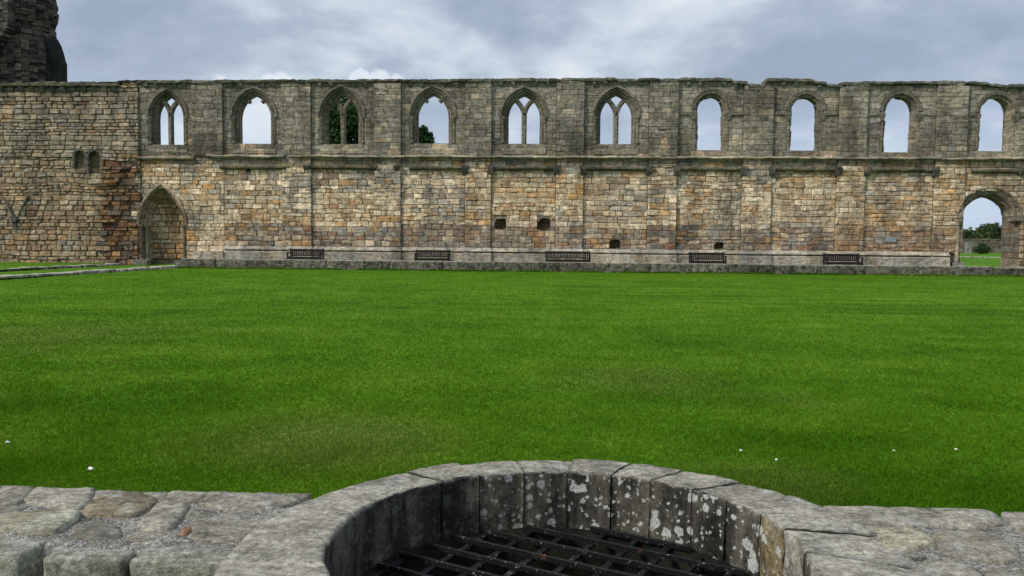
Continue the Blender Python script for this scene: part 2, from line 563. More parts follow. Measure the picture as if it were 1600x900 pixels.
# windows: centre px, half px of the light, outer half px, light apex, hood apex, spring, sill, kind
WIN = [(262.5, 20.5, 33, 151, 136, 183, 226, 'tracery'), (397, 23.5, 37, 149, 134, 183, 225, 'cusps'), (534, 24, 38, 147, 132, 183, 225, 'tracery'),
       (676, 24, 38.5, 148, 132, 183, 224, 'cusps'), (818.5, 24.5, 38.5, 149, 131, 183, 224.5, 'tracery'), (963, 24.5, 38.5, 148, 131, 183, 225, 'tracery'),
       (1110.5, 20.5, 31, 150, 136, 177, 234.5, 'round'), (1258, 21.5, 31, 151, 136, 177, 238, 'round'), (1406, 23, 33, 150.5, 136, 178, 239, 'round'),
       (1556, 24, 33, 151.5, 137, 179, 238.5, 'round')]
holes = []          # (Hole, d_cut, kind)
wins = []
for (cx, hp, op, ap, hap, sp, sl_, kind) in WIN:
    X = WX(cx, 200)
    a = WX(cx + hp, 200) - X
    o = WX(cx + op, 200) - X
    H = Hole(X, a, WZ(cx, sl_), WZ(cx, sp) if kind != 'round' else WZ(cx, ap) - a, WZ(cx, ap))
    H.imp = WZ(cx, sp)
    wins.append((H, o - a, kind))
    holes.append((H, (o - a) - 0.06))
# blocked doorway on the left
cx = 253.5
DX = WX(cx, 350)
DOOR = Hole(DX, WX(cx + 26, 350) - DX, 0.40, WZ(cx, 352), WZ(cx, 303))
D_OUT = WX(cx + 39, 350) - WX(cx + 26, 350)
holes.append((DOOR, D_OUT - 0.06))
# open doorway on the right
cx = 1544
RX = WX(cx, 350)
RDOOR = Hole(RX, WX(cx + 38, 350) - RX, 0.30, WZ(cx, 307) - (WX(cx + 38, 350) - RX), WZ(cx, 307))
R_OUT = WX(cx + 52, 350) - WX(cx + 38, 350)
holes.append((RDOOR, R_OUT - 0.05))
# two blind niches in the rubble stretch
NICHE = []
for (c_, hw, ap, sp, b_) in ((126.5, 7.5, 236, 244, 263), (149.5, 8.5, 236, 246, 271)):
    X = WX(c_)
    NICHE.append(Hole(X, WX(c_ + hw) - X, WZ(c_, b_), WZ(c_, sp), WZ(c_, ap)))
    holes.append((NICHE[-1], 0.10))
# square putlog holes
PUT = []
for (a_, b_, c_, d_) in ((773, 791, 341, 358), (840, 860, 341, 359), (952, 970, 374.5, 388), (1116, 1131.5, 378, 389), (384, 392, 261, 268)):
    PUT.append((WX(a_, c_), WX(b_, c_), WZ(a_, d_), WZ(a_, c_)))

# ---- stone colours
PAL = dict(cream=(0.42, 0.365, 0.265), beige=(0.34, 0.285, 0.195), tan=(0.29, 0.215, 0.13), orange=(0.30, 0.185, 0.085), rust=(0.20, 0.105, 0.062),
           grey=(0.21, 0.20, 0.17), dgrey=(0.11, 0.104, 0.092), purple=(0.165, 0.128, 0.10), brown=(0.20, 0.14, 0.085), blue=(0.205, 0.205, 0.185), olive=(0.16, 0.15, 0.10))


REG = {}


def wall_col(x, z):
    c = wall_col0(x, z)
    if z > Z_STRING - 0.05 and x > XC:
        return (c[0] * 1.36, c[1] * 1.27, c[2] * 1.26)
    k = 1.16 if z < Z_LOW and x > XC else 1.04
    return (c[0] * 1.05 * k, c[1] * 0.99 * k, c[2] * 1.0 * k)


def wall_col0(x, z):
    c = stone_col(x, z)
    if x < XC and z < 5.3 and abs(x - WX(186)) < 0.9:
        return mulc(c, rng.uniform(0.65, 1.25))
    # neighbouring stones share a cast
    if z < Z_STRING - 0.05 or x < XC:
        m1 = nz(x * 0.8 + 3, z * 0.9, 21.0)
        m2 = nz(x * 0.5 - 7, z * 1.4, 33.0)
        base = mixc((0.37, 0.30, 0.195), (0.245, 0.222, 0.168), max(0.0, min(1.0, 0.45 + 1.3 * m1)))
        base = mixc(base, (0.32, 0.19, 0.085), max(0.0, min(0.85, 1.9 * m2)))
        if z < 2.35 and x > WX(350):
            base = mixc(base, (0.17, 0.135, 0.105), 0.7)
            c = mulc(c, 0.88)
        c = mixc(c, base, 0.24)
        g_ = sum(c) / 3
        c = tuple(max(0.01, g_ + (v_ - g_) * 1.06) for v_ in c)
        wz = nz(x * 0.42 + 40, z * 0.35, 2.0) + 0.35 * nz(x * 1.6, z * 0.6, 12.0)
        wz += 0.30 * max(0.0, (z - 4.2) / 1.5) if x > XC else 0.0
        if wz > 0.22:
            c = mixc(c, (0.145, 0.138, 0.112), min(0.6, (wz - 0.22) * 2.2))
        if x < XC:
            return mixc(mulc(c, 1.22), (0.30, 0.262, 0.195), 0.22)
        return mulc(c, 1.40 if z < Z_LOW else 1.2)
    return mulc(c, 1.22)


def stone_col(x, z):
    n1 = nz(x * 0.33 + 9, z * 0.55, 4.2)
    n2 = nz(x * 1.1, z * 1.1, 11.7)
    r = rng.random()
    k = 0.78 + 0.44 * rng.random()
    if x < XC:                                             # rubble stretch
        if z > 5.3:
            if WZ(90, 233) < z < WZ(90, 213) and WX(38) < x < WX(186):
                return mulc((0.17, 0.165, 0.125), k)
            p = 'beige' if r < 0.26 else 'grey' if r < 0.60 else 'tan' if r < 0.74 else 'olive' if r < 0.90 else 'orange' if r < 0.93 + 0.1 * n1 else 'dgrey'
            c = mulc(PAL[p], k * 0.86)
            return mulc(c, 0.75) if z > 8.2 else c
        scar = abs(x - WX(186) - 0.35 * nz(z * 1.3, 2.0, 8.0)) < 0.85 and z < 6.6
        if scar:
            p = 'purple' if r < 0.25 else 'rust' if r < 0.55 else 'brown' if r < 0.8 else 'orange'
        elif n1 > 0.08:
            p = 'orange' if r < 0.20 else 'tan' if r < 0.5 else 'beige' if r < 0.78 else 'rust' if r < 0.83 else 'brown' if r < 0.92 else 'grey'
        else:
            p = 'beige' if r < 0.33 else 'grey' if r < 0.52 else 'tan' if r < 0.78 else 'brown' if r < 0.88 else 'blue' if r < 0.93 else 'orange'
        return mulc(PAL[p], k * 0.92)
    if z > Z_STRING - 0.05:                                # upper storey: sooty grey olive
        p = 'olive' if r < 0.42 else 'grey' if r < 0.80 else 'dgrey' if r < 0.93 else 'beige'
        c = mixc(PAL[p], (0.15, 0.142, 0.112), 0.55)
        c = mulc(c, (0.86 + 0.5 * n1) * (0.85 + 0.3 * rng.random()))
        if z < 6.6 and n2 > 0.2 and r > 0.6:
            c = mixc(c, PAL['tan'], 0.5)
        return c
    if z > Z_LOW:                                          # band between the strings
        p = 'grey' if r < 0.40 else 'beige' if r < 0.66 else 'orange' if r < 0.66 + max(0, 0.16 + n1 * 0.4) else 'olive' if r < 0.9 else 'dgrey'
        return mulc(PAL[p], k * 0.9)
    right = max(0.0, min(1.0, (x - 8) / 10.0))
    if z < 2.35 and not (x < WX(350)):
        p = 'purple' if r < 0.16 else 'dgrey' if r < 0.27 - 0.1 * right else 'brown' if r < 0.45 else 'orange' if r < 0.56 else 'rust' if r < 0.61 else 'grey' if r < 0.77 else 'beige'
    elif n1 > 0.22:
        p = 'orange' if r < 0.16 else 'tan' if r < 0.42 else 'beige' if r < 0.76 else 'cream' if r < 0.9 else 'rust' if r < 0.92 else 'brown'
    elif n1 < -0.22:
        p = 'grey' if r < 0.42 else 'beige' if r < 0.70 else 'cream' if r < 0.80 else 'brown' if r < 0.90 else 'blue' if r < 0.95 else 'dgrey'
    else:
        p = 'cream' if r < 0.40 else 'beige' if r < 0.62 else 'tan' if r < 0.74 else 'grey' if r < 0.86 else 'orange' if r < 0.91 else 'brown' if r < 0.96 else 'purple'
    c = mulc(PAL[p], k)
    if right > 0 and rng.random() < 0.75 * right:
        c = mixc(c, PAL['brown'], 0.42)
    return c


# ---- one dressed or rubble stone: a pillow-faced block of 40 triangles
def stone(quad, y, depth, col, proud=0.02, gap=0.010, cut=0.03, rough=0.010, inset=0.03):
    c = [Vector(q) for q in quad]                       # bl br tr tl in (x, z)
    cen = sum(c, Vector((0, 0))) / 4
    w_ = min((c[1] - c[0]).length, (c[2] - c[3]).length)
    h_ = min((c[3] - c[0]).length, (c[2] - c[1]).length)
    s = min(max(w_, 0.03), max(h_, 0.03))
    cut = min(cut, s * 0.25)
    inset = min(inset, s * 0.28)
    out = []
    for i in range(4):
        p, a, b = c[i], c[i - 1], c[(i + 1) % 4]
        da, db = (a - p), (b - p)
        la, lb = max(da.length, 1e-4), max(db.length, 1e-4)
        p2 = p + (da / la) * min(gap, la * 0.3) + (db / lb) * min(gap, lb * 0.3)
        e = cut * rng.uniform(0.5, 1.2)
        out.append(p2 + da / la * min(e, la * 0.3))
        out.append(p2 + db / lb * min(e, lb * 0.3))
    out = [o + Vector((rng.uniform(-1, 1), rng.uniform(-1, 1))) * rough * 0.5 for o in out]
    dy = rng.uniform(-rough, rough)
    vs, cs = [], []
    for o in out:
        vs.append((o.x, y + depth, o.y)); cs.append(mulc(col, 0.8))
    for o in out:
        vs.append((o.x, y + 0.012, o.y)); cs.append(mulc(col, 0.88))
    tilt = Vector((rng.uniform(-1, 1), rng.uniform(-1, 1))) * rough * 1.2
    for o in out:
        d = cen - o
        q = o + d.normalized() * inset if d.length > 1e-5 else o
        t_ = (q - cen)
        vs.append((q.x, y - proud + dy + t_.dot(tilt) / max(s, 0.1) + rng.uniform(-rough, rough) * 0.6, q.y)); cs.append(mulc(col, rng.uniform(0.92, 1.08)))
    vs.append((cen.x + rng.uniform(-0.2, 0.2) * w_, y - proud - 0.006 + dy + rng.uniform(-rough, rough) * 0.5, cen.y + rng.uniform(-0.2, 0.2) * h_))
    cs.append(mulc(col, rng.uniform(0.95, 1.1)))
    fs = []
    for i in range(8):
        j = (i + 1) % 8
        fs.append((i, j, 8 + j, 8 + i))
        fs.append((8 + i, 8 + j, 16 + j, 16 + i))
        fs.append((16 + i, 16 + j, 24))
    return vs, fs, cs, w_ * h_


stones = []            # (area, verts, faces, cols)


def warp(x, z, amp):
    if amp == 0:
        return x, z
    return x + amp * 0.5 * nz(x * 0.9, z * 1.3, 31.0), z + amp * nz(x * 0.55, z * 0.9, 7.0)


def lay(xa, xb, z0, z1, hr, wr, y, depth=0.2, amp=0.0, rough=0.010, proud=0.02, gap=0.010, col=wall_col, top=False, ydev=None, inset=0.03):
    z = z0
    row = 0
    while z < z1 - 0.03:
        h = rng.uniform(*hr)
        if z1 - (z + h) < hr[0] * 0.7:
            h = z1 - z
        zt = z + h
        if top:
            # courses stop under the broken top
            pass
        # cut the openings out of the row
        segs = [((xa, xa), (xb, xb))]
        for H, d in holes:
            if H.cx < xa - 3 or H.cx > xb + 3:
                continue
            zm = (z + zt) / 2
            if H.half(zm, d) is None and H.half(z + 0.02, d) is None:
                continue
            b0 = H.half(z, d)
            b1 = H.half(zt, d)
            if b0 is None:
                b0 = b1
            if b1 is None:
                if H.zs + H.h + d - z < 0.45 * h:
                    continue
                b1 = 0.25 * (b0 or 0.1)
            if b0 is None:
                continue
            new = []
            for (l, r) in segs:
                lo = (H.cx - b0, H.cx - b1)
                hi = (H.cx + b0, H.cx + b1)
                if hi[0] <= l[0] or lo[0] >= r[0]:
                    new.append((l, r))
                    continue
                if lo[0] > l[0]:
                    new.append((l, lo))
                if hi[0] < r[0]:
                    new.append((hi, r))
            segs = new
        for (pa, pb, pc, pd) in PUT:
            if zt - 0.06 < pc or z + 0.06 > pd:
                continue
            new = []
            for (l, r) in segs:
                if pb <= l[0] or pa >= r[0]:
                    new.append((l, r))
                    continue
                if pa > l[0] + 0.05:
                    new.append((l, (pa, pa)))
                if pb < r[0] - 0.05:
                    new.append(((pb, pb), r))
            segs = new
        for (l, r) in segs:
            wd = min(r[0] - l[0], 99)
            wt = r[1] - l[1]
            if max(wd, wt) < 0.05:
                continue
            cuts = [0.0]
            tot = max(wd, wt)
            pos = rng.uniform(0.35, 1.0) * wr[0] if row % 2 else rng.uniform(0.6, 1.0) * wr[1]
            while pos < tot - wr[0] * 0.55:
                cuts.append(pos / tot)
                pos += rng.uniform(*wr) * (1.25 if h > hr[1] * 0.85 else 1.0)
            cuts.append(1.0)
            for u, v in zip(cuts, cuts[1:]):
                q = [(l[0] + wd * u, z), (l[0] + wd * v, z), (l[1] + wt * v, zt), (l[1] + wt * u, zt)]
                xm = sum(p[0] for p in q) / 4
                if top:
                    tz = min(top_z(xm) - 0.12, min(top_z(q[0][0]), top_z(q[1][0])) - 0.10)
                    if z > tz - 0.08:
                        continue
                    q = [(px, min(pz, tz)) for px, pz in q]
                q = [warp(px, pz, amp) for px, pz in q]
                yy = y + (ydev(xm, z) if ydev else 0.0)
                # now and then a tall bed is split in two thin stones
                parts_ = [q]
                if h > 0.30 and rng.random() < 0.14:
                    k = rng.uniform(0.4, 0.6)
                    ml = (q[0][0] + (q[3][0] - q[0][0]) * k, q[0][1] + (q[3][1] - q[0][1]) * k)
                    mr = (q[1][0] + (q[2][0] - q[1][0]) * k, q[1][1] + (q[2][1] - q[1][1]) * k)
                    parts_ = [[q[0], q[1], mr, ml], [ml, mr, q[2], q[3]]]
                for qq in parts_:
                    vs, fs, cs, ar = stone(qq, yy, depth, col(xm, (z + zt) / 2), proud * rng.uniform(0.5, 1.4), gap, rough=rough, inset=inset)
                    stones.append((ar, vs, fs, cs))
        z = zt
        row += 1


def scar(x, z):
    s = 0.0
    d = abs(x - WX(186, 300))
    if d < 0.9 and z < 6.8:
        s = rng.uniform(-0.14, 0.03)
    return s + rng.uniform(-0.02, 0.02)


# rubble stretch
lay(X0, XC, Z_STRING - 0.15, 9.4, (0.13, 0.29), (0.22, 0.75), -0.10, 0.26, 0.05, 0.018, 0.025, 0.012, top=True)
lay(X0, XC + 0.05, 0.25, Z_STRING - 0.15, (0.12, 0.29), (0.18, 0.62), -0.03, 0.26, 0.10, 0.024, 0.028, 0.014, ydev=scar)
# bays and piers, upper storey
for (a, b) in RECESS:
    lay(WX(a), WX(b), Z_STRING, 9.5, (0.20, 0.34), (0.26, 0.70), 0.0, 0.16, 0.012, 0.010, 0.008, 0.003, top=True, inset=0.012)
for (a, b) in PIERX:
    lay(a, b, Z_STRING, 9.5, (0.20, 0.36), (0.28, 0.70), -0.13, 0.24, 0.008, 0.010, 0.008, 0.003, top=True, inset=0.012)
# lower storey: door bay, then bays and piers
lay(XC + 0.05, WX(350), 0.30, Z_STRING, (0.15, 0.30), (0.22, 0.66), 0.0, 0.16, 0.05, 0.016, 0.018, 0.008, inset=0.022)
for (a, b) in RECESS[1:]:
    if a < 1500:
        lay(WX(a), WX(b), Z_LOW, Z_STRING, (0.27, 0.30), (0.5, 0.95), -0.02, 0.2, 0.0, 0.008, 0.012, 0.008)
        lay(WX(a), WX(b), Z_PL, Z_LOW, (0.15, 0.32), (0.22, 0.62), 0.0, 0.16, 0.060, 0.018, 0.016, 0.007, inset=0.022)
lay(WX(1508), WX(1606), 0.30, Z_STRING, (0.22, 0.36), (0.32, 0.8), -0.02, 0.18, 0.015, 0.013, 0.020, 0.011)
for i, (a, b) in enumerate(PIERX):
    if i == 0:
        continue
    lay(a, b, Z_PL, Z_STRING, (0.16, 0.33), (0.24, 0.60), -0.10, 0.24, 0.035, 0.017, 0.016, 0.007, inset=0.022)

stones.sort(key=lambda s: -s[0])
NBIG = 300
for ar, vs, fs, cs in stones[:NBIG]:
    mb = MB()
    mb.add(vs, fs, cs)
    mb.build('stone', M_WALL, WALL)
mb = MB()
for ar, vs, fs, cs in stones[NBIG:]:
    mb.add(vs, fs, cs)
tag(mb.build('stone_courses', M_WALL, WALL), kind='stuff')
print('wall stones', len(stones))


# ---- core (mortar and rubble heart) with the openings through it
def extrude_plate(outer, hl, yf, yb, col, back=None):
    """plate in xz with holes; hl front loops, back = matching back loops"""
    back = back or hl
    mb = MB()
    loops = [outer] + hl
    loopsb = [outer] + back
    tris = tessellate_polygon([[Vector((x, z, 0)) for x, z in lp] for lp in loops])
    trisb = tessellate_polygon([[Vector((x, z, 0)) for x, z in lp] for lp in loopsb])
    fv = [(x, yf, z) for lp in loops for x, z in lp]
    bv = [(x, yb, z) for lp in loopsb for x, z in lp]
    n = len(fv)
    fs = [tuple(t) for t in tris] + [tuple(n + i for i in t) for t in trisb]
    k = 0
    for lp in loops:
        m = len(lp)
        for i in range(m):
            j = (i + 1) % m
            fs.append((k + i, k + j, n + k + j, n + k + i))
        k += m
    mb.add(fv + bv, fs, col)
    return mb


MORTAR = (0.25, 0.21, 0.155)
outer = [(X0, 0.0), (RX - RDOOR.a - R_OUT + 0.10, 0.0)]
rp = RDOOR.path(R_OUT - 0.10, 10)
rp = [(x, max(z, 0.0)) for x, z in rp]
rp[0] = (rp[0][0], 0.0)
rp[-1] = (rp[-1][0], 0.0)
dp = DOOR.path(D_OUT - 0.10, 10)
dp[0] = (dp[0][0], 0.0)
dp[-1] = (dp[-1][0], 0.0)
outer = [(X0, 0.0)] + dp + rp + [(X1, 0.0)]
tops = [(X0, TOP[0][1] - 0.16)] + [(x, z - 0.16) for x, z in TOP if X0 < x < X1] + [(X1, TOP[-1][1] - 0.16)]
outer += tops[::-1]
fl, bl = [], []
for (H, o, kind) in wins:
    d0 = o - 0.13
    fl.append(H.path(d0, 10))
    bl.append(H.path(d0 + 0.16, 10))
PUTP = []
for (a, b, c, d) in PUT:
    w_, h_ = b - a, d - c
    j = lambda q: rng.uniform(-0.05, 0.05) * q
    PUTP.append([(a + 0.02, c + 0.02 + j(h_)), (a + w_ * 0.5, c + j(h_)), (b - 0.02, c + 0.03 + j(h_)), (b + j(w_), c + h_ * 0.5), (b - w_ * rng.uniform(0.05, 0.2), d - 0.02), (a + w_ * 0.5, d + j(h_)), (a + w_ * rng.uniform(0.03, 0.25), d - 0.03), (a + j(w_), c + h_ * 0.55)])
pockets = [[q for q in p_] for p_ in PUTP] + [N.path(0.05, 6) for N in NICHE]
mb = extrude_plate(outer, fl + pockets, 0.022, THICK, MORTAR, bl + pockets)
mb.build('wall_core', M_WALL, WALL)
# upper rubble facing stands proud of the core
mb = MB()
mb = extrude_plate([(X0, 4.0), (XC - 0.02, 4.0), (XC - 0.02, 9.0), (X0, 9.0)], [N.path(0.05, 6) for N in NICHE], 0.0, 0.07, MORTAR)
mb.build('rubble_backing', M_WALL, WALL)
for (a, b) in PIERX:
    mb = MB()
    tz = min(top_z(a + 0.05), top_z(b - 0.05), top_z((a + b) / 2)) - 0.2
    i = PIERX.index((a, b))
    mb.box(a + 0.012, b - 0.012, -0.083 if i else -0.10, 0.05, (Z_PL if i else Z_STRING) - 0.05, tz, MORTAR)
    mb.build('pier_core', M_WALL, WALL)


# ---- moulded arches made of voussoirs and jamb stones
def sweep_stones(H, section, seg=0.32, gapf=0.004, colf=None, dj=0.0, yj=0.0, arch_only=False, base_d=0.0, mb=None, n=22):
    """section: closed polygon of (d, y); d = outward offset from the light.  Swept over the arch in separate stones."""
    mb = mb or MB()
    path = H.path(base_d, n, arch_only)
    # arc lengths and outward normals
    pts = [Vector(p) for p in path]
    L = [0.0]
    for a_, b_ in zip(pts, pts[1:]):
        L.append(L[-1] + (b_ - a_).length)
    apex_i = len(pts) // 2

    def at(s):
        s = max(0.0, min(L[-1], s))
        for i in range(len(L) - 1):
            if s <= L[i + 1] + 1e-9:
                t_ = (s - L[i]) / max(1e-9, L[i + 1] - L[i])
                p = pts[i].lerp(pts[i + 1], t_)
                return p
        return pts[-1]

    def normal(s, side):
        e = 0.03
        lo, hi = (s - e, s + e)
        mid = L[apex_i]
        if side < 0:
            hi = min(hi, mid)
        else:
            lo = max(lo, mid)
        d = at(hi) - at(lo)
        d = d.normalized() if d.length > 1e-6 else Vector((1, 0))
        return Vector((-d.y, d.x))

    mid = L[apex_i]
    for side, (s0, s1) in ((-1, (0, mid)), (1, (mid, L[-1]))):
        k = max(2, int(round((s1 - s0) / seg)))
        edges = [s0]
        for i in range(1, k):
            edges.append(s0 + (s1 - s0) * (i + rng.uniform(-0.22, 0.22)) / k)
        edges.append(s1)
        for ea, eb in zip(edges, edges[1:]):
            a_, b_ = ea + gapf, eb - gapf
            p_mid = at((a_ + b_) / 2)
            col = colf(p_mid.x, p_mid.y) if colf else wall_col(p_mid.x, max(p_mid.y, Z_STRING + 0.3))
            od, oy = rng.uniform(-dj, dj * 0.4), rng.uniform(-yj, yj)
            m = 3
            vs, fs = [], []
            ns = len(section)
            dmin = min(d for d, y in section)
            for i in range(m + 1):
                s = a_ + (b_ - a_) * i / m
                p, nr = at(s), normal(s, side)
                if s >= mid - 0.006 and side < 0 or s <= mid + 0.006 and side > 0:
                    # mitre at the apex
                    fx = 1.0 / max(0.35, abs(nr.y))
                    nr = Vector((0.0, 1.0)) * min(fx, 1.5)
                for (d, y) in section:
                    dd = d + (od * (1.0 if d <= dmin + 0.07 else 0.15))
                    q = p + nr * dd
                    vs.append((q.x, y + oy, q.y))
            for i in range(m):
                for j in range(ns):
                    j2 = (j + 1) % ns
                    fs.append((i * ns + j, i * ns + j2, (i + 1) * ns + j2, (i + 1) * ns + j))
            fs.append(tuple(range(ns)))
            fs.append(tuple(m * ns + j for j in range(ns))[::-1])
            mb.add(vs, fs, col)
    return mb


def sweep_bar(path2, wid, y0, y1, mb, col):
    """chamfered bar along a 2-D path in the wall plane"""
    pts = [Vector(p) for p in path2]
    prof = [(-0.5, 0.30), (-0.22, 0.0), (0.22, 0.0), (0.5, 0.30), (0.5, 0.75), (0.25, 1.0), (-0.25, 1.0), (-0.5, 0.75)]
    vs, fs = [], []
    for i, p in enumerate(pts):
        a_ = pts[max(0, i - 1)]
        b_ = pts[min(len(pts) - 1, i + 1)]
        d = (b_ - a_).normalized()
        nr = Vector((-d.y, d.x))
        for (u, v) in prof:
            q = p + nr * (u * wid)
            vs.append((q.x, y0 + (y1 - y0) * v, q.y))
    n = len(prof)
    for i in range(len(pts) - 1):
        for j in range(n):
            fs.append((i * n + j, i * n + (j + 1) % n, (i + 1) * n + (j + 1) % n, (i + 1) * n + j))
    fs.append(tuple(range(n)))
    fs.append(tuple((len(pts) - 1) * n + j for j in range(n))[::-1])
    mb.add(vs, fs, col)


WIN_LABEL = ['narrow pointed window with forked mullion', 'pointed window that has lost its mullion', 'pointed window with forked mullion and a tree behind',
             'pointed window without mullion, leaves at its sill', 'pointed window with forked mullion and pale broken jamb', 'pointed window with forked mullion and sound jambs',
             'narrowest round-headed window, next to the last forked one', 'round-headed window under the broken coping', 'round-headed window with smooth left edge', 'round-headed window above the open doorway']


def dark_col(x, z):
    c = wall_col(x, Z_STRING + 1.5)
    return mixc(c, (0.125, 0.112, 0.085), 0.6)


for wi, (H, o, kind) in enumerate(wins):
    if kind != 'round':
        sec = [(o - 0.12, -0.015), (o - 0.15, 0.03), (o - 0.20, 0.015), (o * 0.5, 0.07), (o * 0.5 - 0.02, 0.15), (o * 0.5 - 0.08, 0.12), (0.09, 0.17), (0.08, 0.25),
               (0.0, 0.26), (-0.0, 0.44), (0.26, THICK + 0.02), (o, THICK + 0.02), (o - 0.05, 0.10)]
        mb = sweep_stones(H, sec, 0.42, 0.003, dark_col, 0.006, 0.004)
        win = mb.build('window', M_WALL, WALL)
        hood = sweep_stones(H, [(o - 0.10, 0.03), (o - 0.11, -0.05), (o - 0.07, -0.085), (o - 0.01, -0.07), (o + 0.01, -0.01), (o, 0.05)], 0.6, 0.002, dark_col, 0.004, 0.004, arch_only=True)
        hood.build('hood_mould', M_WALL, win)
        # shafts with capitals at the spring
        for s in (-1, 1):
            mb = MB()
            xs = H.cx + s * (H.a + o * 0.62)
            cc = dark_col(xs, 7)
            ring = [(0.075 * math.cos(t_ * math.pi / 4), 0.075 * math.sin(t_ * math.pi / 4)) for t_ in range(8)]
            lev = [(H.z0 + 0.02, 1.5), (H.z0 + 0.12, 1.5), (H.z0 + 0.16, 0.8), (H.zs - 0.26, 0.8), (H.zs - 0.24, 1.1), (H.zs - 0.08, 1.55), (H.zs - 0.06, 1.8), (H.zs + 0.03, 1.8)]
            vs = [(xs + rx * k, 0.06 + ry * k, z) for z, k in lev for rx, ry in ring]
            fs = [(i * 8 + j, i * 8 + (j + 1) % 8, (i + 1) * 8 + (j + 1) % 8, (i + 1) * 8 + j) for i in range(len(lev) - 1) for j in range(8)]
            fs.append(tuple(range((len(lev) - 1) * 8, len(lev) * 8)))
            mb.add(vs, fs, cc)
            mb.build('jamb_shaft', M_WALL, win)
        # tracery: a mullion that forks into two branches
        R = (H.a ** 2 + H.h ** 2) / (2 * H.a)
        zi = math.sqrt(max(0.01, R * R - (R - H.a / 2) ** 2))
        br = []
        for i in range(11):
            z = zi * i / 10
            br.append((-(R - math.sqrt(R * R - z * z)), z))
        if kind == 'tracery':
            mb = MB()
            cm = dark_col(H.cx, 7)
            sweep_bar([(H.cx, H.z0 - 0.02), (H.cx, H.z0 + 0.6), (H.cx, H.zs - 0.05)], 0.25, 0.20, 0.46, mb, mulc(cm, 1.1))
            sweep_bar([(H.cx, H.zs - 0.05), (H.cx, H.zs + 0.1)], 0.26, 0.198, 0.462, mb, cm)
            for s in (-1, 1):
                sweep_bar([(H.cx + s * 0.0 - s * x * -1.0, H.zs + z) for x, z in br], 0.22, 0.205, 0.455, mb, cm)
            mb.build('tracery', M_WALL, win)
        else:
            for s in (-1, 1):
                mb = MB()
                sweep_bar([(H.cx + s * x, H.zs + z) for x, z in br[9:]] + [(H.cx + s * (br[-1][0] * 1.12), H.zs + br[-1][1] * 1.06)], 0.18, 0.23, 0.45, mb, dark_col(H.cx, 7))
                mb.build('tracery_stub', M_WALL, win)
        # sloping sill
        mb = MB()
        w2 = H.a + o * 0.72
        nseg = 4
        for i in range(nseg):
            xa = H.cx - w2 + 2 * w2 * i / nseg + 0.004
            xb = H.cx - w2 + 2 * w2 * (i + 1) / nseg - 0.004
            cc = mixc(wall_col(xa, Z_STRING + 0.4), PAL['beige'], 0.35)
            j = rng.uniform(-0.012, 0.012)
            pr = [(-0.04, Z_STRING + 0.10), (-0.045, H.z0 - 0.30 + j), (0.10, H.z0 - 0.10 + j), (0.22, H.z0 + 0.0), (0.5, H.z0 + 0.01), (0.5, Z_STRING + 0.10)]
            vs = [(x, y, z) for x in (xa, xb) for y, z in pr]
            m = len(pr)
            fs = [(k, (k + 1) % m, m + (k + 1) % m, m + k) for k in range(m)] + [tuple(range(m)), tuple(range(2 * m - 1, m - 1, -1))]
            mb.add(vs, fs, cc)
        mb.box(H.cx - w2 + 0.1, H.cx + w2 - 0.1, 0.48, THICK - 0.02, Z_STRING, H.z0 - 0.02, (0.15, 0.14, 0.11))
        mb.build('sill', M_WALL, win)
    else:
        # two plain orders of voussoirs, broken inner edge
        sec = [(o - 0.10, 0.0), (0.10, 0.005), (0.095, 0.10), (0.0, 0.11), (0.0, 0.62), (0.22, THICK + 0.02), (o, THICK + 0.02), (o - 0.04, 0.10)]
        mb = sweep_stones(H, sec, 0.25, 0.006, lambda x, z: mixc(wall_col(x, 7), PAL['purple'], 0.25), 0.045, 0.008)
        win = mb.build('window', M_WALL, WALL)
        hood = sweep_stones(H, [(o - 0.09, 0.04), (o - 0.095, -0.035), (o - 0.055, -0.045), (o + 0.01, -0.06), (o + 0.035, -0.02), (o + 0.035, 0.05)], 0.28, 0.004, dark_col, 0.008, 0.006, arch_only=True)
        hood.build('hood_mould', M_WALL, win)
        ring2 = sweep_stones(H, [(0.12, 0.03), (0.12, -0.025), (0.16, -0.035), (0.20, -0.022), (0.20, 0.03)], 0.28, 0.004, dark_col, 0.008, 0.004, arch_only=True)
        ring2.build('roll_mould', M_WALL, win)
        # impost string on both sides
        rec = RECESS[wi]
        for s, xe in ((-1, WX(rec[0])), (1, WX(rec[1]))):
            mb = MB()
            xa, xb = sorted((xe, H.cx + s * (H.a + 0.02)))
            zt = H.imp + 0.02
            m0 = xa
            while m0 < xb - 0.05:
                m1 = min(xb, m0 + rng.uniform(0.4, 0.8))
                mb.box(m0 + 0.003, m1 - 0.003, -0.075, 0.12, zt - 0.09 + rng.uniform(-0.01, 0.01), zt + rng.uniform(-0.008, 0.008), dark_col(m0, 7), 0.006, rng)
                m0 = m1
            mb.build('impost', M_WALL, win)
            mb = MB()
            xs = H.cx + s * (H.a + 0.17)
            vs = []
            for (zz, k) in ((zt - 0.36, 0.05), (zt - 0.30, 0.09), (zt - 0.10, 0.15)):
                vs += [(xs - k, 0.10, zz), (xs - k, 0.0 - k * 0.55, zz), (xs + k, 0.0 - k * 0.55, zz), (xs + k, 0.10, zz)]
            fs = [(i * 4 + j, i * 4 + (j + 1) % 4, i * 4 + 4 + (j + 1) % 4, i * 4 + 4 + j) for i in range(2) for j in range(4)] + [(0, 1, 2, 3), (8, 9, 10, 11)]
            mb.add(vs, fs, dark_col(xs, 7))
            mb.build('capital', M_WALL, win)
        mb = MB()
        m0 = H.cx - H.a - 0.05
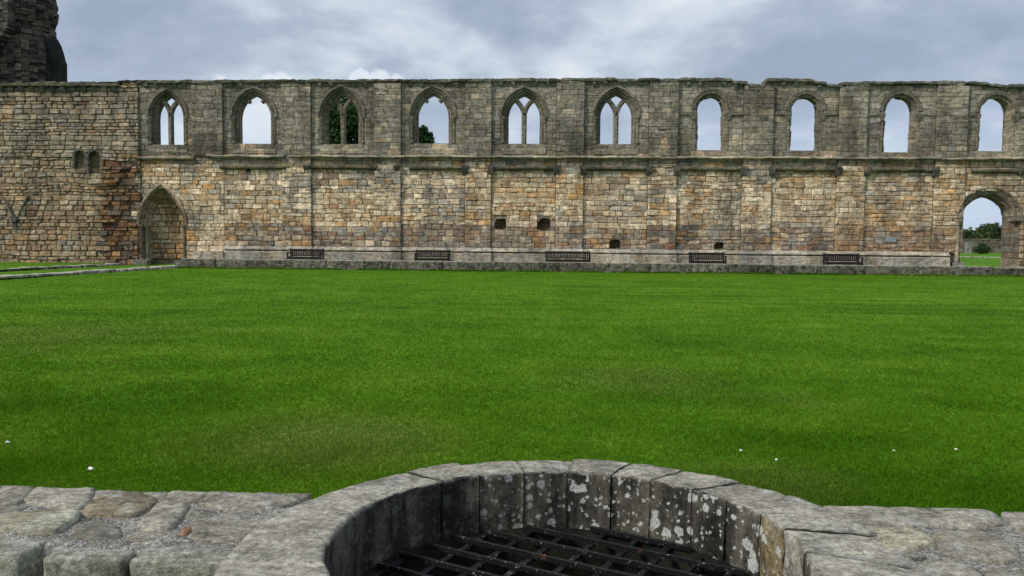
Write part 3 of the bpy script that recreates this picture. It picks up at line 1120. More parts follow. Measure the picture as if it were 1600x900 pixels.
        while m0 < H.cx + H.a:
            m1 = min(H.cx + H.a + 0.05, m0 + rng.uniform(0.3, 0.6))
            mb.box(m0 + 0.004, m1 - 0.004, -0.02, THICK - 0.05, Z_STRING + 0.02, H.z0 + rng.uniform(-0.04, 0.02), mixc(wall_col(m0, 6.2), PAL['tan'], 0.4), 0.01, rng)
            m0 = m1
        mb.build('sill', M_WALL, win)
    win['label'] = WIN_LABEL[wi]

# ---- blocked doorway
sec = [(D_OUT - 0.06, -0.01), (D_OUT - 0.10, 0.10), (D_OUT - 0.16, 0.05), (D_OUT - 0.19, 0.26), (D_OUT - 0.25, 0.20), (0.11, 0.42), (0.06, 0.36), (0.0, 0.50), (0.0, 0.95), (D_OUT, 0.95), (D_OUT - 0.04, 0.08)]


def door_col(x, z):
    c = wall_col(x, 3.5)
    return mulc(mixc(c, PAL['tan'], 0.5), rng.uniform(0.7, 1.0))


door = sweep_stones(DOOR, sec, 0.34, 0.004, door_col, 0.008, 0.006).build('blocked_doorway', M_WALL, WALL)
sweep_stones(DOOR, [(D_OUT - 0.07, 0.03), (D_OUT - 0.08, -0.07), (D_OUT - 0.03, -0.10), (D_OUT + 0.02, -0.07), (D_OUT + 0.02, 0.03)], 0.45, 0.003, door_col, 0.006, 0.006, arch_only=True).build('hood_mould', M_WALL, door)


def shaft(xs, ys, z0, z1, r, col, cap=True):
    mb = MB()
    lev = [(z0, 1.9), (z0 + 0.10, 1.9), (z0 + 0.14, 1.3), (z0 + 0.20, 1.0), (z1 - 0.26, 0.95), (z1 - 0.24, 1.25), (z1 - 0.20, 1.05), (z1 - 0.06, 1.8), (z1 - 0.05, 2.1), (z1, 2.1)]
    ring = [(r * math.cos(t_ * math.pi / 6), r * math.sin(t_ * math.pi / 6)) for t_ in range(12)]
    vs = [(xs + rx * k, ys + ry * k, z) for z, k in lev for rx, ry in ring]
    fs = [(i * 12 + j, i * 12 + (j + 1) % 12, (i + 1) * 12 + (j + 1) % 12, (i + 1) * 12 + j) for i in range(len(lev) - 1) for j in range(12)]
    fs.append(tuple(range((len(lev) - 1) * 12, len(lev) * 12)))
    mb.add(vs, fs, col)
    return mb


for (px, yy, cc) in ((219.5, 0.05, (0.17, 0.11, 0.085)), (227.0, 0.20, (0.17, 0.165, 0.11)), (287.5, 0.05, (0.22, 0.15, 0.09))):
    shaft(WX(px, 380), yy, 0.40, DOOR.zs, 0.085, cc).build('colonnette', M_WALL, door)
# masonry that fills the doorway
mb = MB()
z = 0.3
while z < DOOR.zs + DOOR.h:
    h = rng.uniform(0.2, 0.34)
    hw = DOOR.a + 0.04
    x = DX - hw
    while x < DX + hw - 0.05:
        x2 = min(DX + hw, x + rng.uniform(0.3, 0.6))
        hm = DOOR.half(z, 0.05)
        if hm is None:
            hm = 0
        if abs((x + x2) / 2 - DX) < hm + 0.2:
            c = PAL[rng.choice(['tan', 'brown', 'beige', 'orange', 'brown', 'tan'])]
            vs, fs, cs, ar = stone([(x, z), (x2, z), (x2, z + h), (x, z + h)], 0.64, 0.2, mulc(c, rng.uniform(0.95, 1.3)), 0.02, 0.010, rough=0.014)
            mb.add(vs, fs, cs)
        x = x2
    z += h
mb.box(DX - DOOR.a - 0.2, DX + DOOR.a + 0.2, 0.79, 0.9, 0.0, DOOR.zs + DOOR.h + 0.2, MORTAR)
mb.build('door_infill', M_WALL, door)
mb = MB()
for s in (-1, 1):
    xs = DX + s * (DOOR.a + 0.22)
    mb.box(xs - 0.33, xs + 0.33, -0.22, 0.2, 0.2, 0.52, mulc(PAL['grey'], 0.9), 0.03, rng)
mb.build('door_base', M_WALL, door)

# ---- open doorway at the right
sec = [(R_OUT - 0.03, 0.0), (R_OUT - 0.16, 0.01), (R_OUT - 0.17, 0.10), (0.09, 0.12), (0.08, 0.24), (0.0, 0.25), (0.0, 0.86), (0.14, 0.98), (R_OUT + 0.1, THICK + 0.015), (R_OUT - 0.02, 0.10)]


def rdoor_col(x, z):
    c = PAL[rng.choice(['brown', 'tan', 'beige', 'purple', 'grey', 'brown'])]
    return mulc(mixc(c, PAL['grey'], 0.45 if z > RDOOR.zs else 0.2), rng.uniform(0.75, 1.05))


rd = sweep_stones(RDOOR, sec, 0.32, 0.008, rdoor_col, 0.02, 0.012).build('open_doorway', M_WALL, WALL)
sweep_stones(RDOOR, [(R_OUT - 0.05, 0.04), (R_OUT - 0.06, -0.05), (R_OUT + 0.0, -0.08), (R_OUT + 0.06, -0.04), (R_OUT + 0.06, 0.04)], 0.34, 0.006, rdoor_col, 0.008, 0.008, arch_only=True).build('hood_mould', M_WALL, rd)
sweep_stones(RDOOR, [(0.15, 0.14), (0.15, 0.05), (0.20, 0.03), (0.25, 0.05), (0.25, 0.14)], 0.34, 0.006, rdoor_col, 0.006, 0.006, arch_only=True).build('roll_mould', M_WALL, rd)
shaft(WX(1494.5, 380), -0.06, 0.62, RDOOR.zs, 0.10, (0.33, 0.27, 0.19)).build('colonnette', M_WALL, rd)
mb = MB()
for s in (-1, 1):
    xs = RX + s * (RDOOR.a + R_OUT * 0.5)
    mb.box(xs - 0.42 if s < 0 else RX + RDOOR.a - 0.02, RX - RDOOR.a - 0.10 if s < 0 else xs + 0.42, -0.14, 0.35, RDOOR.zs - 0.02, RDOOR.zs + 0.11, rdoor_col(xs, 3), 0.015, rng)
mb.build('impost', M_WALL, rd)
mb = MB()
xs = WX(1494.5, 380)
mb.box(xs - 0.32, xs + 0.34, -0.36, 0.3, 0.3, 0.60, mulc(PAL['grey'], 1.0), 0.03, rng)
mb.box(xs - 0.24, xs + 0.26, -0.28, 0.3, 0.595, 0.80, mulc(PAL['grey'], 0.95), 0.02, rng)
mb.build('door_base', M_WALL, rd)
mb = MB()
mb.box(RX - RDOOR.a - 0.1, RX + RDOOR.a + 0.1, 0.0, 1.0, 0.1, 0.38, mulc(PAL['grey'], 0.8), 0.02, rng)
mb.build('threshold', M_WALL, rd)

# ---- putlog holes: dark pockets lined with stone
for pp in PUTP:
    mb = MB()
    m = len(pp)
    cx_, cz_ = sum(p[0] for p in pp) / m, sum(p[1] for p in pp) / m
    vs = []
    for (y, g) in ((-0.005, 1.03), (0.16, 0.97), (0.46, 0.86)):
        vs += [(cx_ + (x - cx_) * g, y, cz_ + (z - cz_) * g) for x, z in pp]
    fs = [(r_ * m + k, r_ * m + (k + 1) % m, (r_ + 1) * m + (k + 1) % m, (r_ + 1) * m + k) for r_ in range(2) for k in range(m)] + [tuple(range(2 * m, 3 * m))]
    mb.add(vs, fs, mulc(PAL['brown'], 0.9))
    mb.build('putlog_hole', M_WALL, WALL)

# ---- niches of the rubble stretch
for N in NICHE:
    mb = sweep_stones(N, [(0.12, -0.13), (0.03, -0.13), (0.0, -0.10), (0.0, 0.2), (0.12, 0.2)], 0.22, 0.005, lambda x, z: mulc(PAL['grey'], rng.uniform(0.4, 0.8)), 0.006, 0.008)
    zz = N.z0 - 0.1
    while zz < N.zs + N.h:
        hh = rng.uniform(0.16, 0.26)
        mb.box(N.cx - N.a - 0.1, N.cx + N.a + 0.1, 0.16 + rng.uniform(-0.02, 0.03), 0.3, zz, zz + hh - 0.01, mulc(PAL[rng.choice(['tan', 'beige', 'brown', 'olive'])], 0.85), 0.01, rng)
        zz += hh
    mb.build('niche', M_WALL, WALL)


# ---- string courses, corbels, plinth
def bar_run(name, xa, xb, prof, colf, seg=(0.7, 1.6), jit=0.012, wave=0.0, parent=WALL):
    """moulding of separate lengths; prof = [(y, z)] closed"""
    x = xa
    mb = MB()
    while x < xb - 0.02:
        x2 = x + rng.uniform(*seg)
        if xb - x2 < seg[0] * 0.5:
            x2 = xb
        x2 = min(x2, xb)
        oy, oz = rng.uniform(-jit, jit), rng.uniform(-jit, jit)
        m = len(prof)
        k = 4
        vs = []
        for i in range(k + 1):
            xx = x + 0.004 + (x2 - x - 0.008) * i / k
            for (y, z) in prof:
                jz = wave * nz(xx * 1.7, z, 3.3) + rng.uniform(-1, 1) * jit * 0.35
                vs.append((xx, y + oy + rng.uniform(-1, 1) * jit * 0.4 * (1 if y < 0 else 0), z + oz + jz))
        fs = [(i * m + j, i * m + (j + 1) % m, (i + 1) * m + (j + 1) % m, (i + 1) * m + j) for i in range(k) for j in range(m)]
        fs += [tuple(range(m)), tuple(range((k + 1) * m - 1, k * m - 1, -1))]
        mb.add(vs, fs, colf(x, prof[0][1]))
        x = x2
    return mb.build(name, M_WALL, parent)


def str_col(x, z):
    return mulc(mixc(PAL['grey'], PAL['beige'], rng.uniform(0, 0.8)), rng.uniform(0.9, 1.5))


def sprof(z, p=0.16, y0=0.05, h=0.14):
    return [(y0, z - h), (-p * 0.6, z - h * 0.95), (-p, z - h * 0.62), (-p, z - h * 0.3), (-0.04, z + 0.02), (y0, z + 0.02)]


bar_run('sill_string', WX(453), WX(1606), sprof(Z_STRING, 0.27), str_col, wave=0.03, jit=0.016)
bar_run('sill_string', WX(325), WX(446), sprof(Z_STRING, 0.27), str_col, wave=0.07, jit=0.016)
bar_run('sill_string', WX(217), WX(304), sprof(WZ(260, 245.5), 0.20), str_col, wave=0.02)
LOWS = [(345, 447), (480, 587), (640, 728), (766, 871), (909, 1015), (1056, 1163), (1204, 1310), (1352, 1462), (1516, 1606)]
for i, (a, b) in enumerate(LOWS):
    zl = Z_LOW + 0.04 if i < 8 else WZ(1560, 264)
    bar_run('lower_string', WX(a, 262), WX(b, 262), sprof(zl, 0.20, 0.05, 0.20), lambda x, z: mulc(PAL['olive'], rng.uniform(0.5, 1.0)), wave=0.015)


def corbel(x, z, wd, h, p, y0, col, parent, name='corbel'):
    mb = MB()
    pr = [(y0 + 0.12, z), (y0 - p, z), (y0 - p, z - h * 0.35), (y0 - p * 0.85, z - h * 0.55), (y0 - p * 0.35, z - h * 0.95), (y0 + 0.12, z - h)]
    vs = [(x + s * wd / 2 * (1 if i not in (3, 4) else 0.86) + rng.uniform(-0.012, 0.012), y + rng.uniform(-0.012, 0.012), zz + rng.uniform(-0.012, 0.012)) for s in (-1, 1) for i, (y, zz) in enumerate(pr)]
    m = len(pr)
    fs = [(k, (k + 1) % m, m + (k + 1) % m, m + k) for k in range(m)] + [tuple(range(m)), tuple(range(2 * m - 1, m - 1, -1))]
    mb.add(vs, fs, col)
    return mb.build(name, M_WALL, parent)


for px in (480, 585, 621, 727, 767, 870, 911, 1014, 1057, 1161, 1205, 1309, 1353, 1460, 1596):
    if px < 1500:
        corbel(WX(px, 262), Z_LOW + 0.06, 0.30, 0.44 if px > 700 else 0.26, 0.16, -0.10, mulc(PAL['dgrey'], rng.uniform(0.6, 1.3)), WALL)
    else:
        corbel(WX(px, 262), WZ(px, 262), 0.34, 0.36, 0.18, -0.10, mulc(PAL['dgrey'], 1.0), WALL)
for i, (a, b) in enumerate(RECESS):
    if i > 7:
        continue
    for f in (0.14, 0.32, 0.68, 0.86):
        if i == 7 and f > 0.8:
            continue
        x = WX(a + (b - a) * f)
        corbel(x, top_z(x) - 0.17, 0.17, 0.24, 0.13, 0.0, mulc(PAL['grey'], rng.uniform(0.55, 1.0)), WALL)
for px in range(8, 190, 16):
    corbel(WX(px), 9.05, 0.24, 0.32, 0.16, -0.10, mulc(PAL['grey'], rng.uniform(0.5, 0.9)), WALL)
bar_run('eaves_string', X0, WX(192), [(0.0, 9.03), (-0.34, 9.04), (-0.36, 9.14), (0.0, 9.15)], lambda x, z: mulc(PAL['olive'], rng.uniform(0.7, 1.1)), jit=0.01)
for i, (a, b) in enumerate(RECESS[:8]):
    bb = b if i < 7 else 1268
    x0_, x1_ = WX(a), WX(bb)
    zt = top_z((x0_ + x1_) / 2) - 0.165
    if i == 6:
        x1_ = WX(1142)
    bar_run('eaves_string', x0_ + 0.01, x1_ - 0.01, [(0.05, zt), (-0.15, zt), (-0.16, zt + 0.075), (0.05, zt + 0.08)], lambda x, z: mulc(PAL['olive'], rng.uniform(0.8, 1.1)), jit=0.006)


# plinth with its drip moulding; it breaks forward round the piers
def pl_col(x, z):
    return mulc(mixc(PAL['beige'], PAL['grey'], rng.uniform(0.35, 0.95)), rng.uniform(1.2, 1.55))


def plinth(xa, xb, y0):
    bar_run('plinth', xa, xb, [(0.1, 0.30), (y0 - 0.20, 0.30), (y0 - 0.19, 0.98), (y0 - 0.10, 1.04), (0.1, 1.05)], pl_col, (0.9, 2.0), 0.008)
    bar_run('plinth_moulding', xa, xb, [(0.1, 1.055), (y0 - 0.12, 1.06), (y0 - 0.19, 1.085), (y0 - 0.19, 1.115), (y0 - 0.04, Z_PL - 0.02), (y0 - 0.02, Z_PL), (0.1, Z_PL)], pl_col, (0.9, 2.0), 0.006)


pl = []
for i, (a, b) in enumerate(RECESS[1:9]):
    plinth(WX(a) + 0.01, WX(b) - 0.01, 0.0)
for i, (a, b) in enumerate(PIERX[1:9]):
    plinth(a - 0.03, b + 0.03 if i < 7 else WX(1486), -0.10)
mb = MB()
x = WX(302)
while x < WX(349):
    x2 = min(WX(350), x + rng.uniform(0.4, 0.6))
    mb.box(x + 0.01, x2 - 0.01, -0.28, 0.05, 0.3, 0.98, pl_col(x, 1), 0.03, rng)
    x = x2
mb.build('plinth', M_WALL, WALL)

# ---- broken vault springer on the rubble stretch
mb = MB()
for pts_ in ([(7, 309), (11, 316), (16, 325), (20, 334), (23, 342)], [(46, 305), (40, 315), (35, 324), (31, 333), (28, 342)]):
    sweep_bar([(WX(a, b), WZ(a, b)) for a, b in pts_], 0.10, -0.14, 0.02, mb, mulc(PAL['dgrey'], 1.3) if pts_[0][0] < 20 else mulc(PAL['beige'], 0.8))
zc = WZ(25, 338)
xc = WX(25, 338)
for (za, zb, k, cc) in ((-0.02, -0.28, 0.15, 0.8), (-0.28, -0.50, 0.09, 0.7), (-0.50, -0.85, 0.06, 1.8)):
    mb.box(xc - k, xc + k, -0.06 - k, 0.0, zc + zb, zc + za - 0.01, mulc(PAL['dgrey'], cc), 0.03, rng)
mb.build('vault_springer', M_WALL, WALL)

# ---- coping stones along the broken top
x = X0
while x < X1 - 0.1:
    x2 = min(X1, x + rng.uniform(0.45, 1.15))
    # do not bridge a step of the skyline
    for (tx, tz) in TOP:
        if x + 0.05 < tx < x2 - 0.02 and abs(top_z(tx - 0.03) - top_z(tx + 0.12)) > 0.05:
            x2 = tx
    za = top_z(x + 0.03)
    zb = top_z(x2 - 0.03)
    e = rng.uniform(-0.03, 0.02)
    hh = 0.13 + rng.uniform(0, 0.04)
    yf = -0.20 + rng.uniform(-0.03, 0.05)
    c = mulc(mixc(PAL['olive'], PAL['grey'], rng.random()), rng.uniform(0.5, 1.0))
    if WX(150) < x < WX(232):
        c = (0.035, 0.035, 0.03)
    mb = MB()
    k = 5
    vs = []
    pr = 6
    for i in range(k + 1):
        xx = x + 0.008 + (x2 - x - 0.016) * i / k
        zz = za + (zb - za) * i / k + e
        ends = 0.03 if i in (0, k) else 0.0
        for (y, dz_) in ((yf + 0.01, -hh), (yf, -0.05), (yf + 0.08, -0.01 - ends), (0.4, 0.03 - ends), (THICK + 0.05, -0.02 - ends), (THICK + 0.05, -hh)):
            vs.append((xx, y + rng.uniform(-0.02, 0.02), zz + dz_ + rng.uniform(-0.02, 0.025) * (1 if dz_ > -0.1 else 0.2)))
    fs = [(i * pr + j, i * pr + (j + 1) % pr, (i + 1) * pr + (j + 1) % pr, (i + 1) * pr + j) for i in range(k) for j in range(pr)]
    fs += [tuple(range(pr)), tuple(range((k + 1) * pr - 1, k * pr - 1, -1))]
    mb.add(vs, fs, c)
    mb.build('coping_stone', M_WALL, WALL)
    x = x2

# small metal plaque screwed to the wall
mb = MB()
pxa, pxb = WX(1384, 374), WX(1400, 374)
pza, pzb = WZ(1392, 378.5), WZ(1392, 370.5)
b_ = 0.015
mb.add([(pxa, -0.03, pza), (pxb, -0.03, pza), (pxb, -0.03, pzb), (pxa, -0.03, pzb),
        (pxa, -0.052, pza), (pxb, -0.052, pza), (pxb, -0.052, pzb), (pxa, -0.052, pzb),
        (pxa + b_, -0.062, pza + b_), (pxb - b_, -0.062, pza + b_), (pxb - b_, -0.062, pzb - b_), (pxa + b_, -0.062, pzb - b_)],
       [(0, 1, 5, 4), (1, 2, 6, 5), (2, 3, 7, 6), (3, 0, 4, 7), (4, 5, 9, 8), (5, 6, 10, 9), (6, 7, 11, 10), (7, 4, 8, 11), (8, 9, 10, 11), (3, 2, 1, 0)])
tag(mb.build('wall_plaque', M_PLAQUE), 'small grey plaque on the wall right of the rightmost bench', 'plaque')

# ------------------------------------------------------------------ ruined turret behind the wall, far left
TUR = empty('ruined_turret', (WX(30, 130, 9.0), 9.0, 0.3))
tag(TUR, 'dark crumbling stone turret rising behind the left end of the wall', 'tower')


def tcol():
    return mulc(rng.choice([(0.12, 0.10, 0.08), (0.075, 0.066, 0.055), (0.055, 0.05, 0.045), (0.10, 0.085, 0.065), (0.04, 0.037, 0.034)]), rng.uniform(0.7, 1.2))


def ring_courses(cx, cy, rad, z0, z1, sides, rot, radf, name):
    mb = MB()
    z = z0
    while z < z1:
        h = rng.uniform(0.13, 0.26)
        r = rad * radf(z)
        for s in range(sides):
            a0, a1 = rot + 2 * math.pi * s / sides, rot + 2 * math.pi * (s + 1) / sides
            p0, p1 = Vector((cx + r * math.cos(a0), cy + r * math.sin(a0))), Vector((cx + r * math.cos(a1), cy + r * math.sin(a1)))
            nn = max(2, int((p1 - p0).length / 0.42))
            for i in range(nn):
                q0, q1 = p0.lerp(p1, i / nn), p0.lerp(p1, (i + 1) / nn)
                out = ((q0 + q1) / 2 - Vector((cx, cy))).normalized()
                o = out * (rng.uniform(-0.10, 0.07))
                inn = out * -0.5
                a_, b_ = q0.lerp(q1, 0.02), q0.lerp(q1, 0.98)
                vs = []
                for zz in (z + 0.008, z + h - 0.008):
                    for q in (a_ + o, b_ + o, b_ + inn, a_ + inn):
                        vs.append((q.x + rng.uniform(-0.02, 0.02), q.y + rng.uniform(-0.02, 0.02), zz + rng.uniform(-0.01, 0.01)))
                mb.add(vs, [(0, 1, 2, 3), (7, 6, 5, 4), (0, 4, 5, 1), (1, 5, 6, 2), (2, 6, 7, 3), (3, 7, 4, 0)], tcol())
        z += h
    ob = mb.build(name, M_WALL, TUR)
    tag(ob, kind='stuff')
    # core
    mb = MB()
    r = rad * 0.8
    ring = [(cx + r * math.cos(2 * math.pi * i / 10), cy + r * math.sin(2 * math.pi * i / 10)) for i in range(10)]
    vs = [(x, y, z) for z in (z0, z1 - 0.4) for x, y in ring]
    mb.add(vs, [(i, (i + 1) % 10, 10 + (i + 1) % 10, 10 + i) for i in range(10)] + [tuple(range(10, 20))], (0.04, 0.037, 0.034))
    mb.build('turret_core', M_WALL, TUR)


TY = 9.0
tcx = WX(42, 60, TY + 1.5)
trad = (WX(85, 60, TY + 1.5) - tcx) / 1.06
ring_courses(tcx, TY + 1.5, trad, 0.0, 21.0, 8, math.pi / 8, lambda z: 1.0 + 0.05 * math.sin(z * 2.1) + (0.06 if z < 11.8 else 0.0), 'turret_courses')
# curved weathering of the buttress on its right side
prof_px = [(60, 40), (72, 48), (86, 56), (91, 63), (96, 72), (100, 84), (103, 96), (105, 101), (105.5, 140)]
pr = [(WX(a, b, TY + 2.4), WZ(a, b, TY + 2.4)) for a, b in prof_px]
mb = MB()
lo = [(x, 0.0) for x, z in pr]
ya, yb = TY + 0.9, TY + 2.4
vs = [(x, ya, z) for x, z in pr] + [(x, yb, z) for x, z in pr] + [(pr[-1][0], ya, 0.0), (pr[0][0], ya, 0.0), (pr[-1][0], yb, 0.0), (pr[0][0], yb, 0.0)]
m = len(pr)
fs = [(i, i + 1, m + i + 1, m + i) for i in range(m - 1)] + [tuple(range(m)) + (2 * m, 2 * m + 1), tuple(range(m, 2 * m)) + (2 * m + 2, 2 * m + 3), (m - 1, 2 * m - 1, 2 * m + 2, 2 * m)]
mb.add(vs, fs, (0.022, 0.021, 0.02))  # near-black colour includes the shade of the side turned from the sun
mb.build('buttress', M_WALL, TUR)
# neighbouring pier with the stump of an arch, further left
mb = MB()
xl = WX(-60, 60, TY - 0.6)
xr = WX(15, 60, TY - 0.6)
z = 0.0
while z < 20.5:
    h = rng.uniform(0.16, 0.30)
    zt_arch = WZ(8, 45, TY)
    edge = xr - (0.0 if z > zt_arch else min(2.5, (zt_arch - z) * 0.55))
    x = xl
    while x < edge - 0.1:
        x2 = min(edge, x + rng.uniform(0.4, 0.8))
        mb.box(x + 0.008, x2 - 0.008, TY - 0.7 + rng.uniform(-0.05, 0.05), TY + 0.8, z + 0.008, z + h - 0.008, mulc(tcol(), 1.3), 0.015, rng)
        x = x2
    z += h
tag(mb.build('pier_courses', M_WALL, TUR), kind='stuff')
mb = MB()
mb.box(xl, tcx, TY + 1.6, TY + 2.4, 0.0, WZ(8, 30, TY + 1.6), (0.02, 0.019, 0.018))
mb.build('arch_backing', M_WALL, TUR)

# ------------------------------------------------------------------ kerbs
def round_block(x0, x1, y0, y1, z0, z1, r, col, seed, amp=0.012, res=0.10, freq=4.0):
    """rounded, uneven stone block from a subdivided box"""
    mb = MB()
    c = Vector(((x0 + x1) / 2, (y0 + y1) / 2, (z0 + z1) / 2))
    hs = Vector(((x1 - x0) / 2, (y1 - y0) / 2, (z1 - z0) / 2))
    r = min(r, min(hs) * 0.95)
    idx = {}
    nn = [max(3, int(2 * hs[i] / res)) for i in range(3)]

    def coords(i):
        # denser rows near the edges
        n = nn[i]
        base = [-hs[i], -hs[i] + r * 0.3, -hs[i] + r]
        mid = [-hs[i] + r + (2 * hs[i] - 2 * r) * k / n for k in range(1, n)]
        return base + mid + [hs[i] - r, hs[i] - r * 0.3, hs[i]]
    cs = [coords(i) for i in range(3)]
    verts = []

    def vid(p):
        k = (round(p[0], 5), round(p[1], 5), round(p[2], 5))
        if k in idx:
            return idx[k]
        q = Vector(p)
        inner = Vector([max(-hs[i] + r, min(hs[i] - r, q[i])) for i in range(3)])
        d = q - inner
        if d.length > 1e-9:
            q = inner + d.normalized() * r
            nr = d.normalized()
        else:
            nr = Vector((0, 0, 1))
        w_ = q + c
        n_ = mn.noise(w_ * freq + Vector((seed, 0, 0))) * amp + mn.noise(w_ * freq * 3.1 + Vector((seed, 5, 0))) * amp * 0.45
        q = w_ + nr * n_
        idx[k] = len(verts)
        verts.append(tuple(q))
        return idx[k]
    faces = []
    for ax in range(3):
        u, v = (ax + 1) % 3, (ax + 2) % 3
        for sgn in (-1, 1):
            for i in range(len(cs[u]) - 1):
                for j in range(len(cs[v]) - 1):
                    quad = []
                    for (a_, b_) in ((i, j), (i + 1, j), (i + 1, j + 1), (i, j + 1)):
                        p = [0, 0, 0]
                        p[ax] = sgn * hs[ax]
                        p[u] = cs[u][a_]
                        p[v] = cs[v][b_]
                        quad.append(vid(p))
                    faces.append(tuple(quad if sgn > 0 else quad[::-1]))
    mb.add(verts, faces, col)
    return mb


KERB = empty('retaining_kerb', (2.0, KERB_Y + 0.25, 0))
tag(KERB, 'long low grey lichened retaining kerb in front of the benches', 'kerb', kind='thing')
x = KX
KTOP = 0.645
while x < 27:
    x2 = x + rng.uniform(1.1, 2.6)
    drop = -0.04 if x > WX(1534, 420, KERB_Y) - 0.8 else 0.0
    mb = round_block(x + 0.006, x2 - 0.006, KERB_Y + rng.uniform(-0.03, 0.02), KERB_Y + 0.48, -0.1, KTOP + drop + rng.uniform(-0.015, 0.012), 0.035, mulc((0.115, 0.108, 0.082), rng.uniform(0.6, 1.35)), x, 0.018, 0.22, 2.5)
    mb.build('kerb_stone', M_KERB, KERB, True)
    x = x2

WK = empty('edging_kerb', (KX - 0.2, -12, 0))
tag(WK, 'low stone edging that leads from the kerb end towards the lower left', 'kerb', kind='thing')
y = KERB_Y + 0.3
while y > -24:
    y2 = y - rng.uniform(0.7, 1.5)
    t_ = (y - KERB_Y) / -14.0
    mb = round_block(KX - 0.62 - t_ * 0.4, KX - 0.05 - t_ * 0.5, y2 + 0.01, y - 0.01, -0.1, 0.315 + rng.uniform(-0.02, 0.02), 0.03, mulc((0.30, 0.28, 0.22), rng.uniform(0.75, 1.15)), y, 0.025, 0.2, 2.5)
    mb.build('edging_stone', M_KERB, WK, True)
    y = y2
WK2 = empty('footing_kerb', (KX - 4, -6, 0))
tag(WK2, 'broken line of footing stones in the grass nearest the left wall', 'kerb', kind='thing')
for k in range(16):
    ya = -0.9 - k * 0.95
    yb = ya - rng.uniform(0.7, 0.93)
    xx = -20.9 - k * 0.06 + rng.uniform(-0.05, 0.05)
    mb = round_block(xx - 0.35 - rng.uniform(0, 0.15), xx, yb, ya, 0.0, 0.375 + rng.uniform(-0.05, 0.03), 0.04, mulc((0.30, 0.28, 0.22), rng.uniform(0.7, 1.15)), k * 3.1, 0.03, 0.2, 2.5)
    mb.build('footing_stone', M_KERB, WK2, True)
# raised turf of the west walk: behind the edging, stepping up again at the footing
mb = MB()
mb.add([(-20.9, -40, 0.255), (KX - 0.3, -40, 0.255), (KX - 0.3, 0.2, 0.26), (-20.9, 0.2, 0.26), (-60, -40, 0.32), (-21.2, -40, 0.32), (-21.2, 0.2, 0.34), (-60, 0.2, 0.34)], [(0, 1, 2, 3), (4, 5, 6, 7)])
mb.add([(-20.9, 0.2, 0.26), (KX - 0.3, 0.2, 0.26), (KX - 0.3, 1.3, 0.36), (-20.9, 1.3, 0.36)], [(0, 1, 2, 3)])
tag(mb.build('west_walk', M_GRASS), kind='structure')


# ------------------------------------------------------------------ benches
def make_bench(length, nsl):
    r = empty('bench')
    z0 = 0.0
    L = length / 2

    def part(name, boxes):
        mb_ = MB()
        for b in boxes:
            mb_.box(*b)
        me = mb_.mesh(name)
        o = put(name, me, M_WOOD)
        o.parent = r
        return o
    for s in (-1, 1):
        x = s * (L - 0.04)
        part('leg', [(x - 0.035, x + 0.035, -0.56, -0.49, 0, 0.64)])
        part('leg', [(x - 0.035, x + 0.035, -0.05, 0.02, 0, 0.85)])
        part('armrest', [(x - 0.045, x + 0.045, -0.60, -0.052, 0.642, 0.682)])
        part('side_rail', [(x - 0.025, x + 0.025, -0.488, -0.052, 0.33, 0.40)])
    part('top_rail', [(-L + 0.077, L - 0.077, -0.045, 0.0, 0.76, 0.825)])
    part('bottom_rail', [(-L + 0.077, L - 0.077, -0.045, 0.0, 0.48, 0.53)])
    part('front_rail', [(-L + 0.077, L - 0.077, -0.545, -0.505, 0.33, 0.415)])
    for i in range(nsl):
        x = -L + 0.13 + (2 * L - 0.26) * i / (nsl - 1)
        part('back_slat', [(x - 0.031, x + 0.031, -0.034, -0.012, 0.532, 0.758)])
    for i in range(6):
        y = -0.555 + i * 0.083
        part('seat_slat', [(-L + 0.02, L - 0.02, y, y + 0.068, 0.417, 0.445)])
    return r


def copy_tree(o, parent=None):
    c = o.copy()
    COL.objects.link(c)
    c.parent = parent
    for ch in o.children:
        copy_tree(ch, c)
    return c


def place_bench(b, px, y, rz, label):
    b.location = (WX(px, 400, y), y, WALK_Z - 0.03)
    b.rotation_euler = (0, 0, math.radians(rz))
    tag(b, label, 'bench', 'benches behind the kerb')


b1 = make_bench(1.66, 17)
b2 = copy_tree(b1)
b4 = copy_tree(b1)
b5 = copy_tree(b1)
b3 = make_bench(2.13, 23)
BY = -0.72
place_bench(b1, 480, BY, 0, 'dark slatted bench furthest left, nearest the blocked doorway')
place_bench(b2, 677, BY, 0, 'dark slatted bench second from the left along the wall')
place_bench(b3, 887, BY + 0.02, 0, 'longest dark slatted bench, in the middle of the row')
place_bench(b4, 1104, BY, 0, 'dark slatted bench directly below the rightmost square wall hole')
place_bench(b5, 1314, BY, 0, 'dark slatted bench furthest right, nearest the open doorway')


